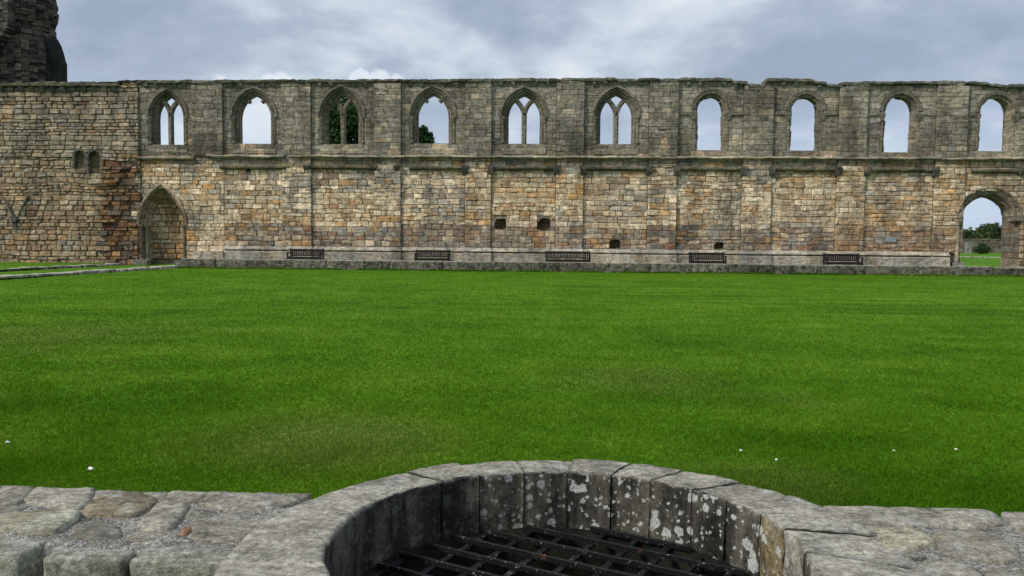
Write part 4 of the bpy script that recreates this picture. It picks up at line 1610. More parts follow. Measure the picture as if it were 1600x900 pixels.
# ------------------------------------------------------------------ trees, hedge, things beyond
def leaf_cloud(mb, centers, n, size, r2):
    """n small bent leaf sprays spread over lobes (centre, radii)"""
    tot = sum(c[1][0] * c[1][2] for c in centers)
    for (c, rad) in centers:
        k = int(n * rad[0] * rad[2] / tot)
        for _ in range(k):
            d = Vector((r2.gauss(0, 1), r2.gauss(0, 1), r2.gauss(0, 1))).normalized()
            q = r2.random() ** 0.4
            lump = 1.0 + 0.30 * mn.noise(Vector(c) * 0.7 + d * 2.3)
            p = Vector((c[0] + d.x * rad[0] * q * lump, c[1] + d.y * rad[1] * q * lump, c[2] + d.z * rad[2] * q * lump))
            u = Vector((r2.gauss(0, 1), r2.gauss(0, 1), r2.gauss(0, 1))).normalized()
            v = u.cross(Vector((r2.gauss(0, 1), r2.gauss(0, 1), r2.gauss(0, 1)))).normalized()
            s = size * r2.uniform(0.6, 1.4)
            a_, b_ = p - u * s, p + u * s
            m_ = p + v * s * 0.55 + u.cross(v) * s * 0.2
            m2 = p - v * s * 0.55 + u.cross(v) * s * 0.2
            cc = r2.random()
            mb.add([tuple(a_), tuple(m_), tuple(b_), tuple(m2)], [(0, 1, 2), (0, 2, 3)], (cc, cc, cc))


def tree(name, label, base, lobes, n, size, trunk_h, mat, seed, cat='tree', grp=None):
    r2 = random.Random(seed)
    root = empty(name, base)
    tag(root, label, cat, grp)
    mb = MB()
    leaf_cloud(mb, lobes, n, size, r2)
    mb.build('crown', mat, root)
    mb = MB()

    def limb(p, q, ra, rb):
        p, q = Vector(p), Vector(q)
        d = (q - p).normalized()
        u = d.orthogonal().normalized()
        v = d.cross(u)
        vs = []
        for i in range(5):
            t_ = i / 4
            cpt = p.lerp(q, t_) + u * 0.08 * math.sin(t_ * 3.1) * (q - p).length * 0.3
            rr = ra + (rb - ra) * t_
            vs += [tuple(cpt + (u * math.cos(k * math.pi / 4) + v * math.sin(k * math.pi / 4)) * rr) for k in range(8)]
        mb.add(vs, [(i * 8 + j, i * 8 + (j + 1) % 8, i * 8 + 8 + (j + 1) % 8, i * 8 + 8 + j) for i in range(4) for j in range(8)], (0.3, 0.3, 0.3))
    top = (base[0], base[1], base[2] + trunk_h)
    limb(base, top, 0.05 * trunk_h + 0.06, 0.04 * trunk_h)
    for (c, rad) in lobes:
        limb(top, c, 0.03 * trunk_h, 0.02)
    mb.build('trunk', M_BARK, root)
    return root


TYD = 24.0


def tp(px, py, Y=TYD):
    p = ony(px, py, Y)
    return (float(p[0]), float(p[1]), float(p[2]))


sc = (39 + TYD) / FPX
lob = []
for (px, py, r, dy) in ((538, 190, 34, 0), (515, 225, 34, -1), (565, 215, 36, 1), (545, 165, 24, 0.5), (528, 270, 44, 0), (575, 262, 40, -0.5), (556, 185, 26, -1.5), (522, 180, 22, 1), (600, 250, 24, 1)):
    c = tp(px, py, TYD + dy)
    lob.append((c, (r * sc, r * sc, r * sc * 0.9)))
p0 = tp(545, 330)
tree('broadleaf_tree', 'dark green tree seen through the pointed window third from the left', (p0[0], TYD, 0.3), lob, 15000, 0.17, 3.2, M_LEAF, 3)
lob = []
for (px, py, r, dy) in ((655, 222, 20, 0), (668, 215, 10, 0.4), (660, 205, 9, -0.3), (640, 240, 22, 0), (664, 245, 26, 0.3), (703, 228, 4, 0)):
    c = tp(px, py, TYD - 3 + dy)
    lob.append((c, (r * sc, r * sc, r * sc * 0.9)))
p0 = tp(660, 330, TYD - 3)
tree('young_tree', 'green treetop showing above the sill of the fourth window', (p0[0], TYD - 3, 0.3), lob, 5000, 0.13, 2.6, M_LEAF, 4)

# beyond the open doorway
hb = onz(1540, 395, 0.3)
DWY = float(hb[1])
mb = MB()
x = hb[0] - 45
r3 = random.Random(8)
BW = empty('boundary_wall', (float(hb[0]), DWY + 0.3, 0.3))
tag(BW, 'distant grey rubble boundary wall seen through the open doorway', 'wall', kind='thing')
zc_ = 0.25
while zc_ < 2.45:
    h = r3.uniform(0.24, 0.34)
    x = hb[0] - 30
    while x < hb[0] + 30:
        x2 = x + r3.uniform(0.4, 0.9)
        mb.box(x + 0.01, x2 - 0.01, DWY + r3.uniform(-0.04, 0.04), DWY + 0.6, zc_, zc_ + h - 0.015, mulc((0.16, 0.14, 0.11), r3.uniform(0.6, 1.3)), 0.02, r3)
        x = x2
    zc_ += h
tag(mb.build('wall_courses', M_WALL, BW), kind='stuff')
for k in range(60):
    xa = hb[0] - 30 + k
    mb = MB()
    mb.box(xa + 0.02, xa + 0.98, DWY - 0.1, DWY + 0.7, zc_ + 0.003, zc_ + 0.16 + r3.uniform(0, 0.08), mulc((0.15, 0.135, 0.11), r3.uniform(0.7, 1.2)), 0.03, r3)
    if abs(k - 30) < 8:
        mb.build('coping_stone', M_WALL, BW)
mb = MB()
lob = []
hs_ = (DWY + 8 + 39) / FPX
for k in range(26):
    px = 1440 + k * 8
    hgt = 359 + 5 * math.sin(k * 1.3) - (6 if px > 1535 else 0) + r3.uniform(-2, 2)
    c = ony(px, hgt + 14, DWY + 8 + r3.uniform(-1, 1))
    lob.append((tuple(float(q) for q in c), (12 * hs_, 2.0, 14 * hs_)))
    c = ony(px, hgt + 26, DWY + 7)
    lob.append((tuple(float(q) for q in c), (11 * hs_, 1.6, 13 * hs_)))
leaf_cloud(mb, lob, 16000, 0.30, random.Random(21))
hd = mb.build('tree_belt', M_HEDGE)
tag(hd, 'dark green tree belt behind the distant boundary wall', 'trees', kind='stuff')
# headstone
g = onz(1512.5, 396.5, 0.3)
gx, gy = float(g[0]), float(g[1])
mb = MB()
pr_ = [(-0.42, 0.0), (0.42, 0.0), (0.42, 1.35), (0.34, 1.55), (0.18, 1.68), (0.0, 1.74), (-0.18, 1.68), (-0.34, 1.55), (-0.42, 1.35)]
m = len(pr_)
vs = [(gx + x, gy - 0.09, 0.28 + z) for x, z in pr_] + [(gx + x, gy + 0.09, 0.28 + z) for x, z in pr_]
mb.add(vs, [tuple(range(m)), tuple(range(2 * m - 1, m - 1, -1))] + [(i, (i + 1) % m, m + (i + 1) % m, m + i) for i in range(m)], (0.26, 0.27, 0.25))
tag(mb.build('headstone', M_WALL), 'pale grey headstone in the grass beyond the open doorway', 'headstone')
# shrub
g = onz(1534, 397, 0.3)
lob = [((float(g[0]) + dx, float(g[1]) + dy, 0.3 + z), (r, r, r * 0.95)) for dx, dy, z, r in ((0, 0, 0.8, 0.9), (-0.6, 0.1, 0.6, 0.6), (0.6, -0.1, 0.65, 0.65), (0.1, 0, 1.25, 0.55))]
tree('round_shrub', 'rounded green shrub before the distant boundary wall', (float(g[0]), float(g[1]), 0.3), lob, 2500, 0.09, 0.6, M_HEDGE, 6, 'shrub')
# row of flat footing stones
FR = empty('nave_footing', tuple(float(v) for v in onz(1540, 403, 0.3)))
tag(FR, 'pale line of flat footing stones in the grass beyond the open doorway', 'footing')
for k in range(14):
    p = onz(1540, 403, 0.3)
    xa = float(p[0]) - 7 + k
    round_block(xa + 0.03, xa + r3.uniform(0.8, 0.97), float(p[1]), float(p[1]) + 0.9, 0.2, 0.42 + r3.uniform(-0.04, 0.05), 0.06, mulc((0.30, 0.28, 0.23), r3.uniform(0.7, 1.1)), k, 0.02, 0.4).build('footing_stone', M_KERB, FR, True)

# ------------------------------------------------------------------ the well parapet in front
PAR = empty('well_parapet', (0.07, -36.14, 0))
tag(PAR, 'weathered grey stone parapet curving round a well in the foreground', 'parapet')
ZT = 0.5
CO, RO = np.array([0.084, -39 + 2.797]), 1.211
CI, RI = np.array([0.063, -39 + 2.921]), 0.862


def set_fac(ob, name, vals):
    at = ob.data.attributes.new(name, 'FLOAT', 'POINT')
    at.data.foreach_set('value', np.array(vals, dtype=np.float32))


def hf_stone(poly, ztop, r, zbot, seed, col, name, spacing=0.022, amp=0.010, tilt=(0, 0), mat=None, wob=0.008, parent=PAR, grow=0.0):
    """flagstone: uneven top with rounded arrises over an outline, skirts down to zbot"""
    r4 = random.Random(seed)
    P_ = [Vector(p) for p in poly]
    area = sum(P_[i].x * P_[(i + 1) % len(P_)].y - P_[(i + 1) % len(P_)].x * P_[i].y for i in range(len(P_)))
    if area < 0:
        P_ = P_[::-1]
    if grow:
        cc_ = sum(P_, Vector((0, 0))) / len(P_)
        P_ = [p + (p - cc_).normalized() * grow for p in P_]
    # soften the corners and resample
    bnd = []
    for i in range(len(P_)):
        a_, b_ = P_[i], P_[(i + 1) % len(P_)]
        L_ = (b_ - a_).length
        k = max(1, int(L_ / spacing))
        for j in range(k):
            bnd.append(a_.lerp(b_, j / k))
    for _ in range(1):
        bnd = [(bnd[i - 1] + bnd[i] * 2 + bnd[(i + 1) % len(bnd)]) / 4 for i in range(len(bnd))]
    bnd = [b + Vector((mn.noise(Vector((b.x * 14, b.y * 14, seed))), mn.noise(Vector((b.x * 14, b.y * 14, seed + 9))))) * wob + Vector((mn.noise(Vector((b.x * 45, b.y * 45, seed))), mn.noise(Vector((b.x * 45, b.y * 45, seed + 9))))) * wob * 0.7 for b in bnd]
    B = np.array([(b.x, b.y) for b in bnd])
    lo, hi = B.min(0), B.max(0)
    pts = []
    yy = lo[1]
    while yy < hi[1]:
        xx = lo[0]
        while xx < hi[0]:
            pts.append((xx + r4.uniform(-0.3, 0.3) * spacing, yy + r4.uniform(-0.3, 0.3) * spacing))
            xx += spacing
        yy += spacing
    pts = np.array(pts)
    A, Bn = B, np.roll(B, -1, 0)
    # distance and inside test
    d = np.full(len(pts), 1e9)
    ins = np.zeros(len(pts), bool)
    for (ax_, ay_), (bx_, by_) in zip(A, Bn):
        e = np.array([bx_ - ax_, by_ - ay_])
        l2 = max(e @ e, 1e-12)
        t_ = np.clip(((pts - [ax_, ay_]) @ e) / l2, 0, 1)
        q = np.array([ax_, ay_]) + t_[:, None] * e
        d = np.minimum(d, np.hypot(*(pts - q).T))
        c1 = (ay_ > pts[:, 1]) != (by_ > pts[:, 1])
        with np.errstate(divide='ignore', invalid='ignore'):
            xi = (bx_ - ax_) * (pts[:, 1] - ay_) / (by_ - ay_ + 1e-15) + ax_
        ins ^= c1 & (pts[:, 0] < xi)
    keep = ins & (d > spacing * 0.45)
    pts, d = pts[keep], d[keep]
    nb = len(B)
    allp = [Vector(b) for b in B] + [Vector(p) for p in pts]
    res = delaunay_2d_cdt(allp, [(i, (i + 1) % nb) for i in range(nb)], [], 1, 1e-6)
    V2, F2, orig = res[0], res[2], res[3]
    cen = Vector(B.mean(0))
    vs = []
    for v, og in zip(V2, orig):
        dd = 0.0
        if og and og[0] >= nb:
            dd = d[og[0] - nb]
        drop = r - math.sqrt(max(0, r * r - max(0, r - dd) ** 2)) if dd < r else 0.0
        n_ = mn.noise(Vector((v.x * 5, v.y * 5, seed))) * amp + mn.noise(Vector((v.x * 17, v.y * 17, seed))) * amp * 0.5 + mn.noise(Vector((v.x * 42, v.y * 42, seed))) * amp * 0.3
        vs.append((v.x, v.y, ztop + n_ - drop + (v.x - cen.x) * tilt[0] + (v.y - cen.y) * tilt[1]))
    fs = [tuple(f) for f in F2]
    mb = MB()
    n0 = len(vs)
    bi = {}
    for i, og in enumerate(orig):
        for o_ in og:
            if o_ < nb:
                bi[o_] = i
    sk = []
    for i in range(nb):
        x, y, z = vs[bi[i]]
        sk.append((x, y, zbot))
    for i in range(nb):
        j = (i + 1) % nb
        fs.append((bi[j], bi[i], n0 + i, n0 + j))
    mb.add(vs + sk, fs, col)
    ob = mb.build(name, mat or M_PAR, parent, True)
    return ob


def zpoly(pts, ox, oy, s):
    out = []
    for (a, b) in pts:
        p = onz(ox + a / s, oy + b / s, ZT)
        out.append((float(p[0]), float(p[1])))
    return out


GREY = (0.238, 0.218, 0.172)
SL = 1600 / 560
flags = [
    # left arm: back coping, then rubble, seen from the left end
    ('coping_stone', [(-160, 152), (-4, 158), (-4, 240), (-100, 250)], 1.0, 0.0), ('coping_stone', [(0, 158), (150, 166), (108, 222), (60, 236), (0, 240)], 1.05, 0.0),
    ('coping_stone', [(163, 168), (418, 174), (392, 232), (360, 256), (270, 258), (140, 240), (118, 222)], 1.0, 0.002),
    ('rubble_stone', [(428, 176), (590, 182), (560, 192), (455, 206), (405, 226)], 0.95, -0.004),
    ('rubble_stone', [(452, 212), (595, 192), (668, 216), (700, 232), (655, 268), (588, 296), (372, 290), (392, 256)], 0.85, 0.008),
    ('rubble_stone', [(600, 184), (750, 186), (735, 212), (685, 212)], 1.0, -0.002), ('coping_stone', [(762, 186), (928, 186), (885, 228), (850, 232), (748, 218)], 1.05, 0.0),
    ('coping_stone', [(938, 186), (1385, 198), (1300, 240), (1235, 262), (1130, 268), (985, 262), (890, 236)], 1.0, 0.0),
    ('rubble_stone', [(-130, 300), (50, 290), (200, 282), (345, 280), (335, 308), (240, 372), (130, 366), (-130, 352)], 1.15, 0.012),
    ('rubble_stone', [(0, 250), (90, 246), (130, 250), (70, 276), (0, 296)], 0.85, -0.004),
    ('rubble_stone', [(345, 335), (400, 312), (490, 314), (535, 350), (530, 382), (430, 388), (318, 386)], 0.62, -0.006),
    ('rubble_stone', [(612, 342), (660, 292), (705, 240), (745, 226), (838, 246), (780, 335), (740, 352)], 1.0, 0.004), ('rubble_stone', [(575, 388), (600, 350), (740, 360), (742, 384), (650, 398)], 0.75, -0.008),
    ('rubble_stone', [(848, 366), (865, 308), (960, 290), (1050, 284), (1130, 290), (1188, 316), (1150, 368), (1060, 392), (940, 396), (850, 388)], 0.95, -0.006),
    ('rubble_stone', [(800, 372), (842, 336), (846, 368), (820, 380)], 1.0, 0.0), ('rubble_stone', [(860, 250), (950, 268), (985, 276), (870, 300), (820, 300)], 0.8, -0.008)]
TINT = {4: (0.21, 0.175, 0.115), 8: (0.255, 0.245, 0.18), 14: (0.26, 0.15, 0.08)}
for i, (nm, pl_, k, dz_) in enumerate(flags):
    hf_stone(zpoly(pl_, 0, 700, SL), ZT - 0.004 + dz_, 0.006, 0.2 if nm != 'coping_stone' else -0.05, 100 + i, mulc(TINT.get(i, GREY), k * rng.uniform(0.92, 1.06)), nm, amp=0.005, grow=0.011)
SR = 1600 / 600
flags = [('coping_stone', [(758, 231), (1100, 236), (1455, 246), (1500, 276), (1532, 306), (1420, 318), (1200, 318), (935, 312), (885, 300), (830, 268)], 1.02, 0.0),
         ('coping_stone', [(1498, 256), (1760, 262), (1760, 350), (1600, 345), (1560, 318)], 1.05, 0.0),
         ('rubble_stone', [(938, 322), (1040, 322), (1150, 330), (1232, 376), (1190, 400), (1110, 428), (1055, 428), (1000, 392)], 1.2, 0.006),
         ('rubble_stone', [(1195, 332), (1400, 328), (1500, 346), (1580, 388), (1590, 452), (1500, 462), (1420, 450), (1330, 442), (1250, 428), (1250, 380)], 0.95, -0.004),
         ('rubble_stone', [(1065, 545), (1100, 498), (1180, 470), (1260, 460), (1350, 476), (1420, 505), (1438, 545)], 1.08, 0.004), ('rubble_stone', [(1446, 545), (1440, 496), (1520, 484), (1760, 470), (1760, 545)], 1.0, 0.0),
         ('rubble_stone', [(1050, 442), (1120, 432), (1170, 424), (1235, 420), (1245, 436), (1120, 466), (1075, 476)], 0.6, -0.008),
         ('rubble_stone', [(1600, 358), (1760, 364), (1760, 456), (1612, 452), (1606, 390)], 0.9, -0.002)]
for i, (nm, pl_, k, dz_) in enumerate(flags):
    hf_stone(zpoly(pl_, 1000, 700, SR), ZT - 0.004 + dz_, 0.006, 0.2 if nm != 'coping_stone' else -0.05, 200 + i, mulc((0.30, 0.275, 0.19) if i == 2 else GREY, k * rng.uniform(0.92, 1.06)), nm, amp=0.005, grow=0.001)


# front blocks of the left arm with rounded noses
def gx_(zx, zy, z=ZT):
    p = onz(zx / SL, 700 + zy / SL, z)
    return float(p[0]), float(p[1])


yfront = -39 + 2.62
for i, (xa, xb, ba, k) in enumerate(((-420, 205, 388, 0.95), (218, 606, 432, 1.0), (622, 1104, 428, 1.0))):
    x0_, y1_ = gx_(xa, ba + 25)
    y1_ = gx_(xa, ba)[1]
    x1_, _ = gx_(xb, ba + 25)
    x0_, x1_ = x0_ + 0.004, x1_ - 0.004
    if i == 0:
        y1_ = gx_(100, 396)[1]
    ob = round_block(x0_ + (0.0 if i else 0.0), x1_, yfront, y1_, -0.05, ZT - 0.002, 0.020, mulc((0.225, 0.215, 0.172), k), 40 + i * 7.7, 0.010, 0.03, 7.0).build('front_stone', M_PAR, PAR, True)
    co = np.empty(len(ob.data.vertices) * 3, dtype=np.float32)
    ob.data.vertices.foreach_get('co', co)
    co = co.reshape(-1, 3)
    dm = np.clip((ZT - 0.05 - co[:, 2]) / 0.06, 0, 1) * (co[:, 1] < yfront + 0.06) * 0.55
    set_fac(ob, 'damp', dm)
# more front blocks outside the frame on the right
for i in range(3):
    x0_ = 1.38 + i * 0.55
    round_block(x0_ + 0.01, x0_ + 0.54, yfront - 0.02, yfront + 0.14, -0.05, ZT - 0.03, 0.05, GREY, 70 + i * 3, 0.016, 0.04, 7.0).build('front_stone', M_PAR, PAR, True)

# mortar bed under the flags
for (xa, xb) in ((-3.2, -0.98), (1.02, 3.2)):
    poly = [(xa, yfront + 0.12), (xb, yfront + 0.12), (xb, -39 + 3.36), (xa, -39 + 3.36)]
    hf_stone(poly, ZT - 0.016, 0.01, -0.05, 300 + int(xa), (0.3, 0.28, 0.26), 'mortar_bed', 0.028, 0.010, mat=M_MORTAR)

# ring stones: profile swept round the well
jin = [(578, 784), (685, 749), (751, 743), (818, 736), (886, 736), (957, 739), (1017, 749), (1081, 764), (1144, 778), (1194, 802), (1232, 826), (1262, 862)]
angs = []
for (a, b) in jin:
    p = onz(a, b, ZT)[:2] - CI
    angs.append(math.atan2(p[1], p[0]))
angs = sorted(angs, reverse=True)                    # from the left, clockwise over the far side
full = [angs[0] + math.radians(58)] + angs
a_end = full[0] - 2 * math.pi
rest = full[-1]
kk = 5
full += [rest + (a_end - rest) * (i + 1) / kk for i in range(kk)]
ZLEDGE = 0.225


def ring_pt(t_, u):
    """u in 0..1 from outer to inner circle"""
    o = CO + RO * np.array([math.cos(t_), math.sin(t_)])
    i_ = CI + RI * np.array([math.cos(t_), math.sin(t_)])
    return o + (i_ - o) * u


def ring_stone(t0, t1, seed, col, spots, name='ring_stone', shrink=0.0):
    g_ = 0.0032
    t0, t1 = t0 - g_, t1 + g_
    L_ = abs(t1 - t0) * 1.0
    nt = max(6, int(L_ / 0.022))
    # profile (u, z): outer foot, outer arris, top, inner arris, inner face
    prof = [(0.0, -0.05), (0.0, 0.25), (0.0, ZT - 0.03), (0.015, ZT - 0.010), (0.05, ZT)]
    prof += [(0.05 + 0.88 * i / 14, ZT) for i in range(1, 15)]
    prof += [(0.972, ZT - 0.001), (0.990, ZT - 0.005), (0.999, ZT - 0.012)]
    prof += [(1.0, ZT - 0.022 - (ZT - 0.022 - ZLEDGE) * i / 11) for i in range(12)]
    mb = MB()
    vs, damp, sp = [], [], []
    rr = random.Random(seed)
    dzt, din = rr.uniform(-0.006, 0.006), rr.uniform(-0.012, 0.012)
    m = len(prof)
    for i in range(nt + 1):
        t_ = t0 + (t1 - t0) * i / nt
        e = min(i, nt - i)
        edge = 0.0035 if e == 0 else 0.001 if e == 1 else 0.0
        for (u, z) in prof:
            p = ring_pt(t_, u + (din if u > 0.9 else 0.0))
            v = Vector((p[0], p[1], z))
            n_ = mn.noise(v * 5.5 + Vector((seed, 0, 0))) * 0.007 + mn.noise(v * 16 + Vector((seed, 3, 0))) * 0.005 + mn.noise(v * 40) * 0.003
            if name == 'mortar_ring':
                n_ = 0.0
            inward = CI - p
            inward = Vector((inward[0], inward[1], 0)).normalized()
            if u < 0.02:
                v -= inward * (n_ - edge - shrink)
            elif u >= 0.985 or z < ZT - 0.03:
                chip = 0.0 if name == 'mortar_ring' else max(0.0, mn.noise(Vector((p[0] * 11, p[1] * 11, seed + z * 6)))) * 0.022 * max(0.0, 1 - (ZT - z) / 0.12)
                v += inward * (n_ * 1.3 - edge - shrink - chip)
            else:
                v.z += n_ * 0.8 + dzt - edge - shrink
            vs.append(tuple(v))
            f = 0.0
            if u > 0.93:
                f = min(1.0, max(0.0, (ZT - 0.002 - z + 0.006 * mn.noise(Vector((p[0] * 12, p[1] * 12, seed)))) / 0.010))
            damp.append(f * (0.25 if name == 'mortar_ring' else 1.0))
            sp.append(f * spots)
    fs = [(i * m + j, i * m + j + 1, (i + 1) * m + j + 1, (i + 1) * m + j) for i in range(nt) for j in range(m - 1)]
    fs += [tuple(range(m)), tuple(range(nt * m, (nt + 1) * m))[::-1]]
    mb.add(vs, fs, col)
    ob = mb.build(name, M_PAR if name == 'ring_stone' else M_MORTAR, PAR, True)
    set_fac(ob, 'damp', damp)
    set_fac(ob, 'spots', sp)
    return ob


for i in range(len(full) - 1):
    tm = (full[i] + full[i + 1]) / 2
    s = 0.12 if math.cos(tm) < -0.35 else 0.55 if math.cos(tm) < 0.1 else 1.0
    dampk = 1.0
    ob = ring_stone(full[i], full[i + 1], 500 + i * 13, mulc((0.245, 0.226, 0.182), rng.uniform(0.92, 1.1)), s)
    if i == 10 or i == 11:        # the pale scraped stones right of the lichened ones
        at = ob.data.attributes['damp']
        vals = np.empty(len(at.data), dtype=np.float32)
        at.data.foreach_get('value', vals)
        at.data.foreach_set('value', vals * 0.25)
        if i == 10:
            ca = ob.data.color_attributes['col']
            arr = np.empty(len(ca.data) * 4, dtype=np.float32)
            ca.data.foreach_get('color', arr)
            arr = arr.reshape(-1, 4)
            msk = vals > 0.3
            arr[msk, :3] = (0.20, 0.155, 0.08)
            ca.data.foreach_set('color', arr.ravel())
ring_stone(math.pi, -math.pi, 900, (0.3, 0.29, 0.27), 0.0, 'mortar_ring', 0.016)

# ledge and shaft under the ring
mb = MB()
N = 56
prof = [(RI + 0.10, ZLEDGE + 0.004), (RI - 0.02, ZLEDGE), (RI - 0.055, ZLEDGE - 0.02), (RI - 0.06, -0.02), (RI - 0.05, -0.35), (RI - 0.06, -0.7), (RI - 0.05, -1.4)]
vs = []
for i in range(N):
    t_ = 2 * math.pi * i / N
    for k, (r, z) in enumerate(prof):
        n_ = 0.018 * nz(math.cos(t_) * 4, math.sin(t_) * 4, z * 5)
        vs.append((CI[0] + (r + n_) * math.cos(t_), CI[1] + (r + n_) * math.sin(t_), z + n_ * 0.5))
m = len(prof)
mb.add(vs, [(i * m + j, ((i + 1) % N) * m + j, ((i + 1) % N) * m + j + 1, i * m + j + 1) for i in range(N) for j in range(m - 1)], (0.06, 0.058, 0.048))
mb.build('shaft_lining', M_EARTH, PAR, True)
mb = MB()
vs = [(CI[0], CI[1], -0.95)]
for k in range(1, 9):
    for i in range(32):
        t_ = 2 * math.pi * i / 32
        r = (RI + 0.02) * k / 8
        x, y = CI[0] + r * math.cos(t_), CI[1] + r * math.sin(t_)
        vs.append((x, y, -0.95 + 0.12 * nz(x * 3, y * 3, 2)))
fs = [(0, 1 + i, 1 + (i + 1) % 32) for i in range(32)]
for k in range(7):
    fs += [(1 + k * 32 + i, 1 + (k + 1) * 32 + i, 1 + (k + 1) * 32 + (i + 1) % 32, 1 + k * 32 + (i + 1) % 32) for i in range(32)]
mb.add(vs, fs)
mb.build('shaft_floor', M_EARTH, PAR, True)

# iron grate
GR = empty('iron_grate', (float(CI[0]), float(CI[1]), 0.2))
tag(GR, 'rusty black iron grate lying across the well opening', 'grate')
ang = math.radians(-27)
du, dv = Vector((math.cos(ang), math.sin(ang))), Vector((-math.sin(ang), math.cos(ang)))
ci = Vector((CI[0], CI[1]))


def bar(p, q, wd, z0, z1, nseg=14):
    mb_ = MB()
    d = (q - p).normalized()
    n_ = Vector((-d.y, d.x))
    vs = []
    b = wd / 2
    pr = [(-b, z0), (b, z0), (b, z1 - 0.002), (b - 0.002, z1), (-b + 0.002, z1), (-b, z1 - 0.002)]
    for i in range(nseg + 1):
        c_ = p.lerp(q, i / nseg)
        for (o, z) in pr:
            w_ = o + mn.noise(Vector((c_.x * 20, c_.y * 20, 1))) * 0.0015
            v = c_ + n_ * w_
            vs.append((v.x, v.y, z + mn.noise(Vector((c_.x * 9, c_.y * 9, 4))) * 0.003))
    m = len(pr)
    fs = [(i * m + j, i * m + (j + 1) % m, (i + 1) * m + (j + 1) % m, (i + 1) * m + j) for i in range(nseg) for j in range(m)]
    fs += [tuple(range(m)), tuple(range(nseg * m, (nseg + 1) * m))[::-1]]
    mb_.add(vs, fs)
    return mb_.build('bar', M_IRON, GR)


ZG = 0.25
p_ref = onz(560 + 860 / 2.5, 800 + 48 / 2.5, ZG)
off0 = (Vector((p_ref[0], p_ref[1])) - ci).dot(dv)
k = 0
while True:
    off = off0 - k * 0.142
    k += 1
    if off < -RI:
        break
    if abs(off) > RI - 0.02:
        continue
    hl = math.sqrt((RI - 0.03) ** 2 - off * off)
    bar(ci + dv * off - du * hl, ci + dv * off + du * hl, 0.015, ZG - 0.020, ZG + 0.004)
off = -0.65 - 0.155
while off < RI - 0.05:
    hl = math.sqrt((RI - 0.045) ** 2 - off * off)
    bar(ci + du * off - dv * hl, ci + du * off + dv * hl, 0.030, ZG - 0.034, ZG - 0.021)
    off += 0.157

# ------------------------------------------------------------------ scraps on the lawn
for (px, py, s, lab) in ((142, 732, 0.030, 'largest white scrap on the grass, near the left parapet'), (12, 690, 0.022, 'white scrap on the grass at the far left edge'), (1158, 703, 0.016, 'white scrap on the grass straight behind the right curve of the parapet'),
                         (1213, 717, 0.014, 'white scrap on the grass nearest the right end of the curved parapet'), (1397, 703, 0.013, 'faint white scrap on the right of the grass, between two others'), (1494, 701, 0.017, 'rightmost white scrap on the grass')):
    p = onz(px, py, LZ + 0.02)
    s *= 0.4
    mb = MB()
    r5 = random.Random(px)
    vs = []
    for j in range(3):
        for i in range(4):
            vs.append((p[0] + (i - 1.5) * s * 0.8 + r5.uniform(-1, 1) * s * 0.3, p[1] + (j - 1) * s + r5.uniform(-1, 1) * s * 0.3, LZ + 0.017 + r5.uniform(0, 1) * s * 0.9))
    nv = len(vs)
    vs += [(x, y, z - 0.006) for x, y, z in vs]
    fs = [(j * 4 + i, j * 4 + i + 1, j * 4 + i + 5, j * 4 + i + 4) for j in range(2) for i in range(3)]
    fs += [tuple(nv + q for q in f[::-1]) for f in fs]
    rim = [0, 1, 2, 3, 7, 11, 10, 9, 8, 4]
    fs += [(rim[i], rim[(i + 1) % 10], nv + rim[(i + 1) % 10], nv + rim[i]) for i in range(10)]
    mb.add([tuple(float(q) for q in v) for v in vs], fs)
    tag(mb.build('white_scrap', M_WHITE), lab, 'scrap', 'white scraps on the lawn')

# ------------------------------------------------------------------ grass blades (thinning out with distance)
rg = np.random.default_rng(5)


def blades(n, t0, t1, xr, zf, hmul=1.0):
    inv = rg.uniform(1 / t1, 1 / t0, n)
    t_ = 1 / inv
    x = rg.uniform(-1, 1, n) * (0.70 * t_ + 1.0) - 0.045 * t_
    y = CAM[1] + t_
    ok = (y < KERB_Y - 0.02) & (x > KX + 0.02 - np.clip((KERB_Y - y) / 14, 0, 2) * 0.5)
    ok &= ~((np.hypot(x - CO[0], y - CO[1]) < RO + 0.01) | (y < -39 + 3.40))
    x, y, t_ = x[ok], y[ok], t_[ok]
    return x, y, t_


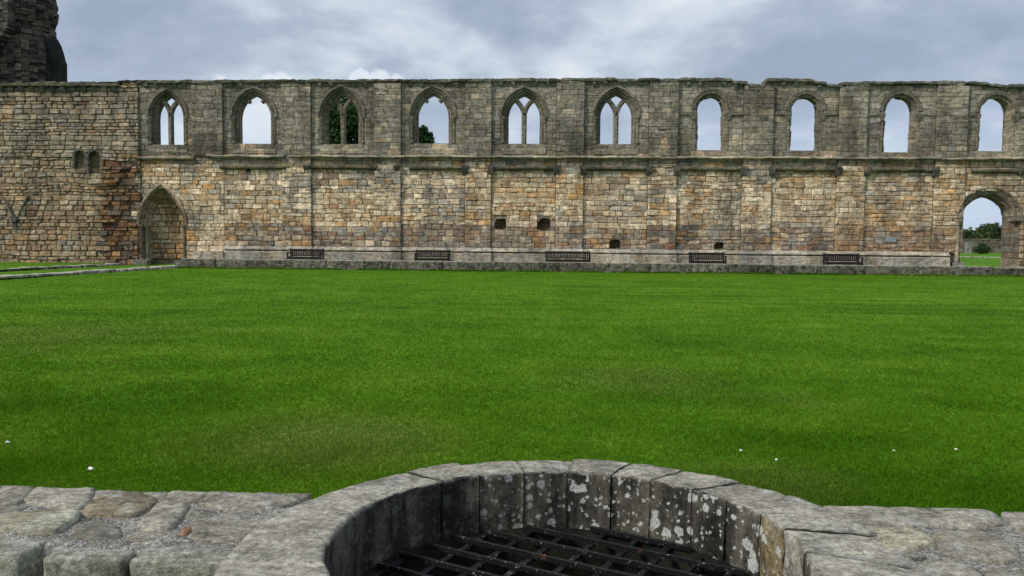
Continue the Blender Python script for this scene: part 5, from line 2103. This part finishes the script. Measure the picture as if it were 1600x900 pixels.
x, y, t_ = blades(640000, 3.3, 37.2, None, 0)
n1_ = len(x)
ex = rg.uniform(-17.6, 26, 26000)
ey = KERB_Y - 0.03 - np.abs(rg.normal(0, 0.07, 26000))
keep = np.array([mn.noise(Vector((a * 0.9, 4.0, 1.0))) + 0.5 * mn.noise(Vector((a * 4.0, 2.0, 1.0))) for a in ex]) > rg.uniform(-0.5, 0.5, 26000)
x, y = np.concatenate([x, ex[keep]]), np.concatenate([y, ey[keep]])
t_ = np.concatenate([t_, np.full(keep.sum(), 37.0)])
n = len(x)
th = rg.uniform(0, 2 * math.pi, n)
tuft = np.array([mn.noise(Vector((a * 1.4, b * 1.4, 0))) for a, b in zip(x, y)])
hgt = (0.014 + 0.013 * rg.random(n)) * (1 + 0.45 * tuft)
hgt[n1_:] = rg.uniform(0.03, 0.11, n - n1_)
wd = np.maximum(0.0028, t_ * 0.00052) * rg.uniform(0.7, 1.3, n)
lean = rg.uniform(0.2, 0.9, n) * hgt
la = rg.uniform(0, 2 * math.pi, n)
v = np.zeros((n, 3, 3), dtype=np.float32)
v[:, 0, 0], v[:, 0, 1] = x - np.cos(th) * wd, y - np.sin(th) * wd
v[:, 1, 0], v[:, 1, 1] = x + np.cos(th) * wd, y + np.sin(th) * wd
zb = np.full(n, LZ)
v[:, 0, 2] = zb
v[:, 1, 2] = zb
v[:, 2, 0], v[:, 2, 1], v[:, 2, 2] = x + np.cos(la) * lean, y + np.sin(la) * lean, zb + hgt
me = bpy.data.meshes.new('grass')
me.vertices.add(n * 3)
me.vertices.foreach_set('co', v.ravel())
me.loops.add(n * 3)
me.loops.foreach_set('vertex_index', np.arange(n * 3, dtype=np.int32))
me.polygons.add(n)
me.polygons.foreach_set('loop_start', np.arange(0, n * 3, 3, dtype=np.int32))
me.update(calc_edges=True)
ca = me.color_attributes.new('col', 'FLOAT_COLOR', 'POINT')
k = np.repeat(rg.uniform(0.82, 1.25, n), 3)
warm = np.repeat(rg.random(n) < 0.06, 3)
cc = np.ones((n * 3, 4), dtype=np.float32)
cc[:, 0] = k * np.where(warm, 2.0, 1.0)
cc[:, 1] = k * np.where(warm, 1.15, 1.0)
cc[:, 2] = k * np.where(warm, 2.0, 1.0)
ca.data.foreach_set('color', cc.ravel())
gob = put('grass', me, M_BLADE)
tag(gob, 'short mown green grass of the cloister lawn', 'grass', kind='stuff')
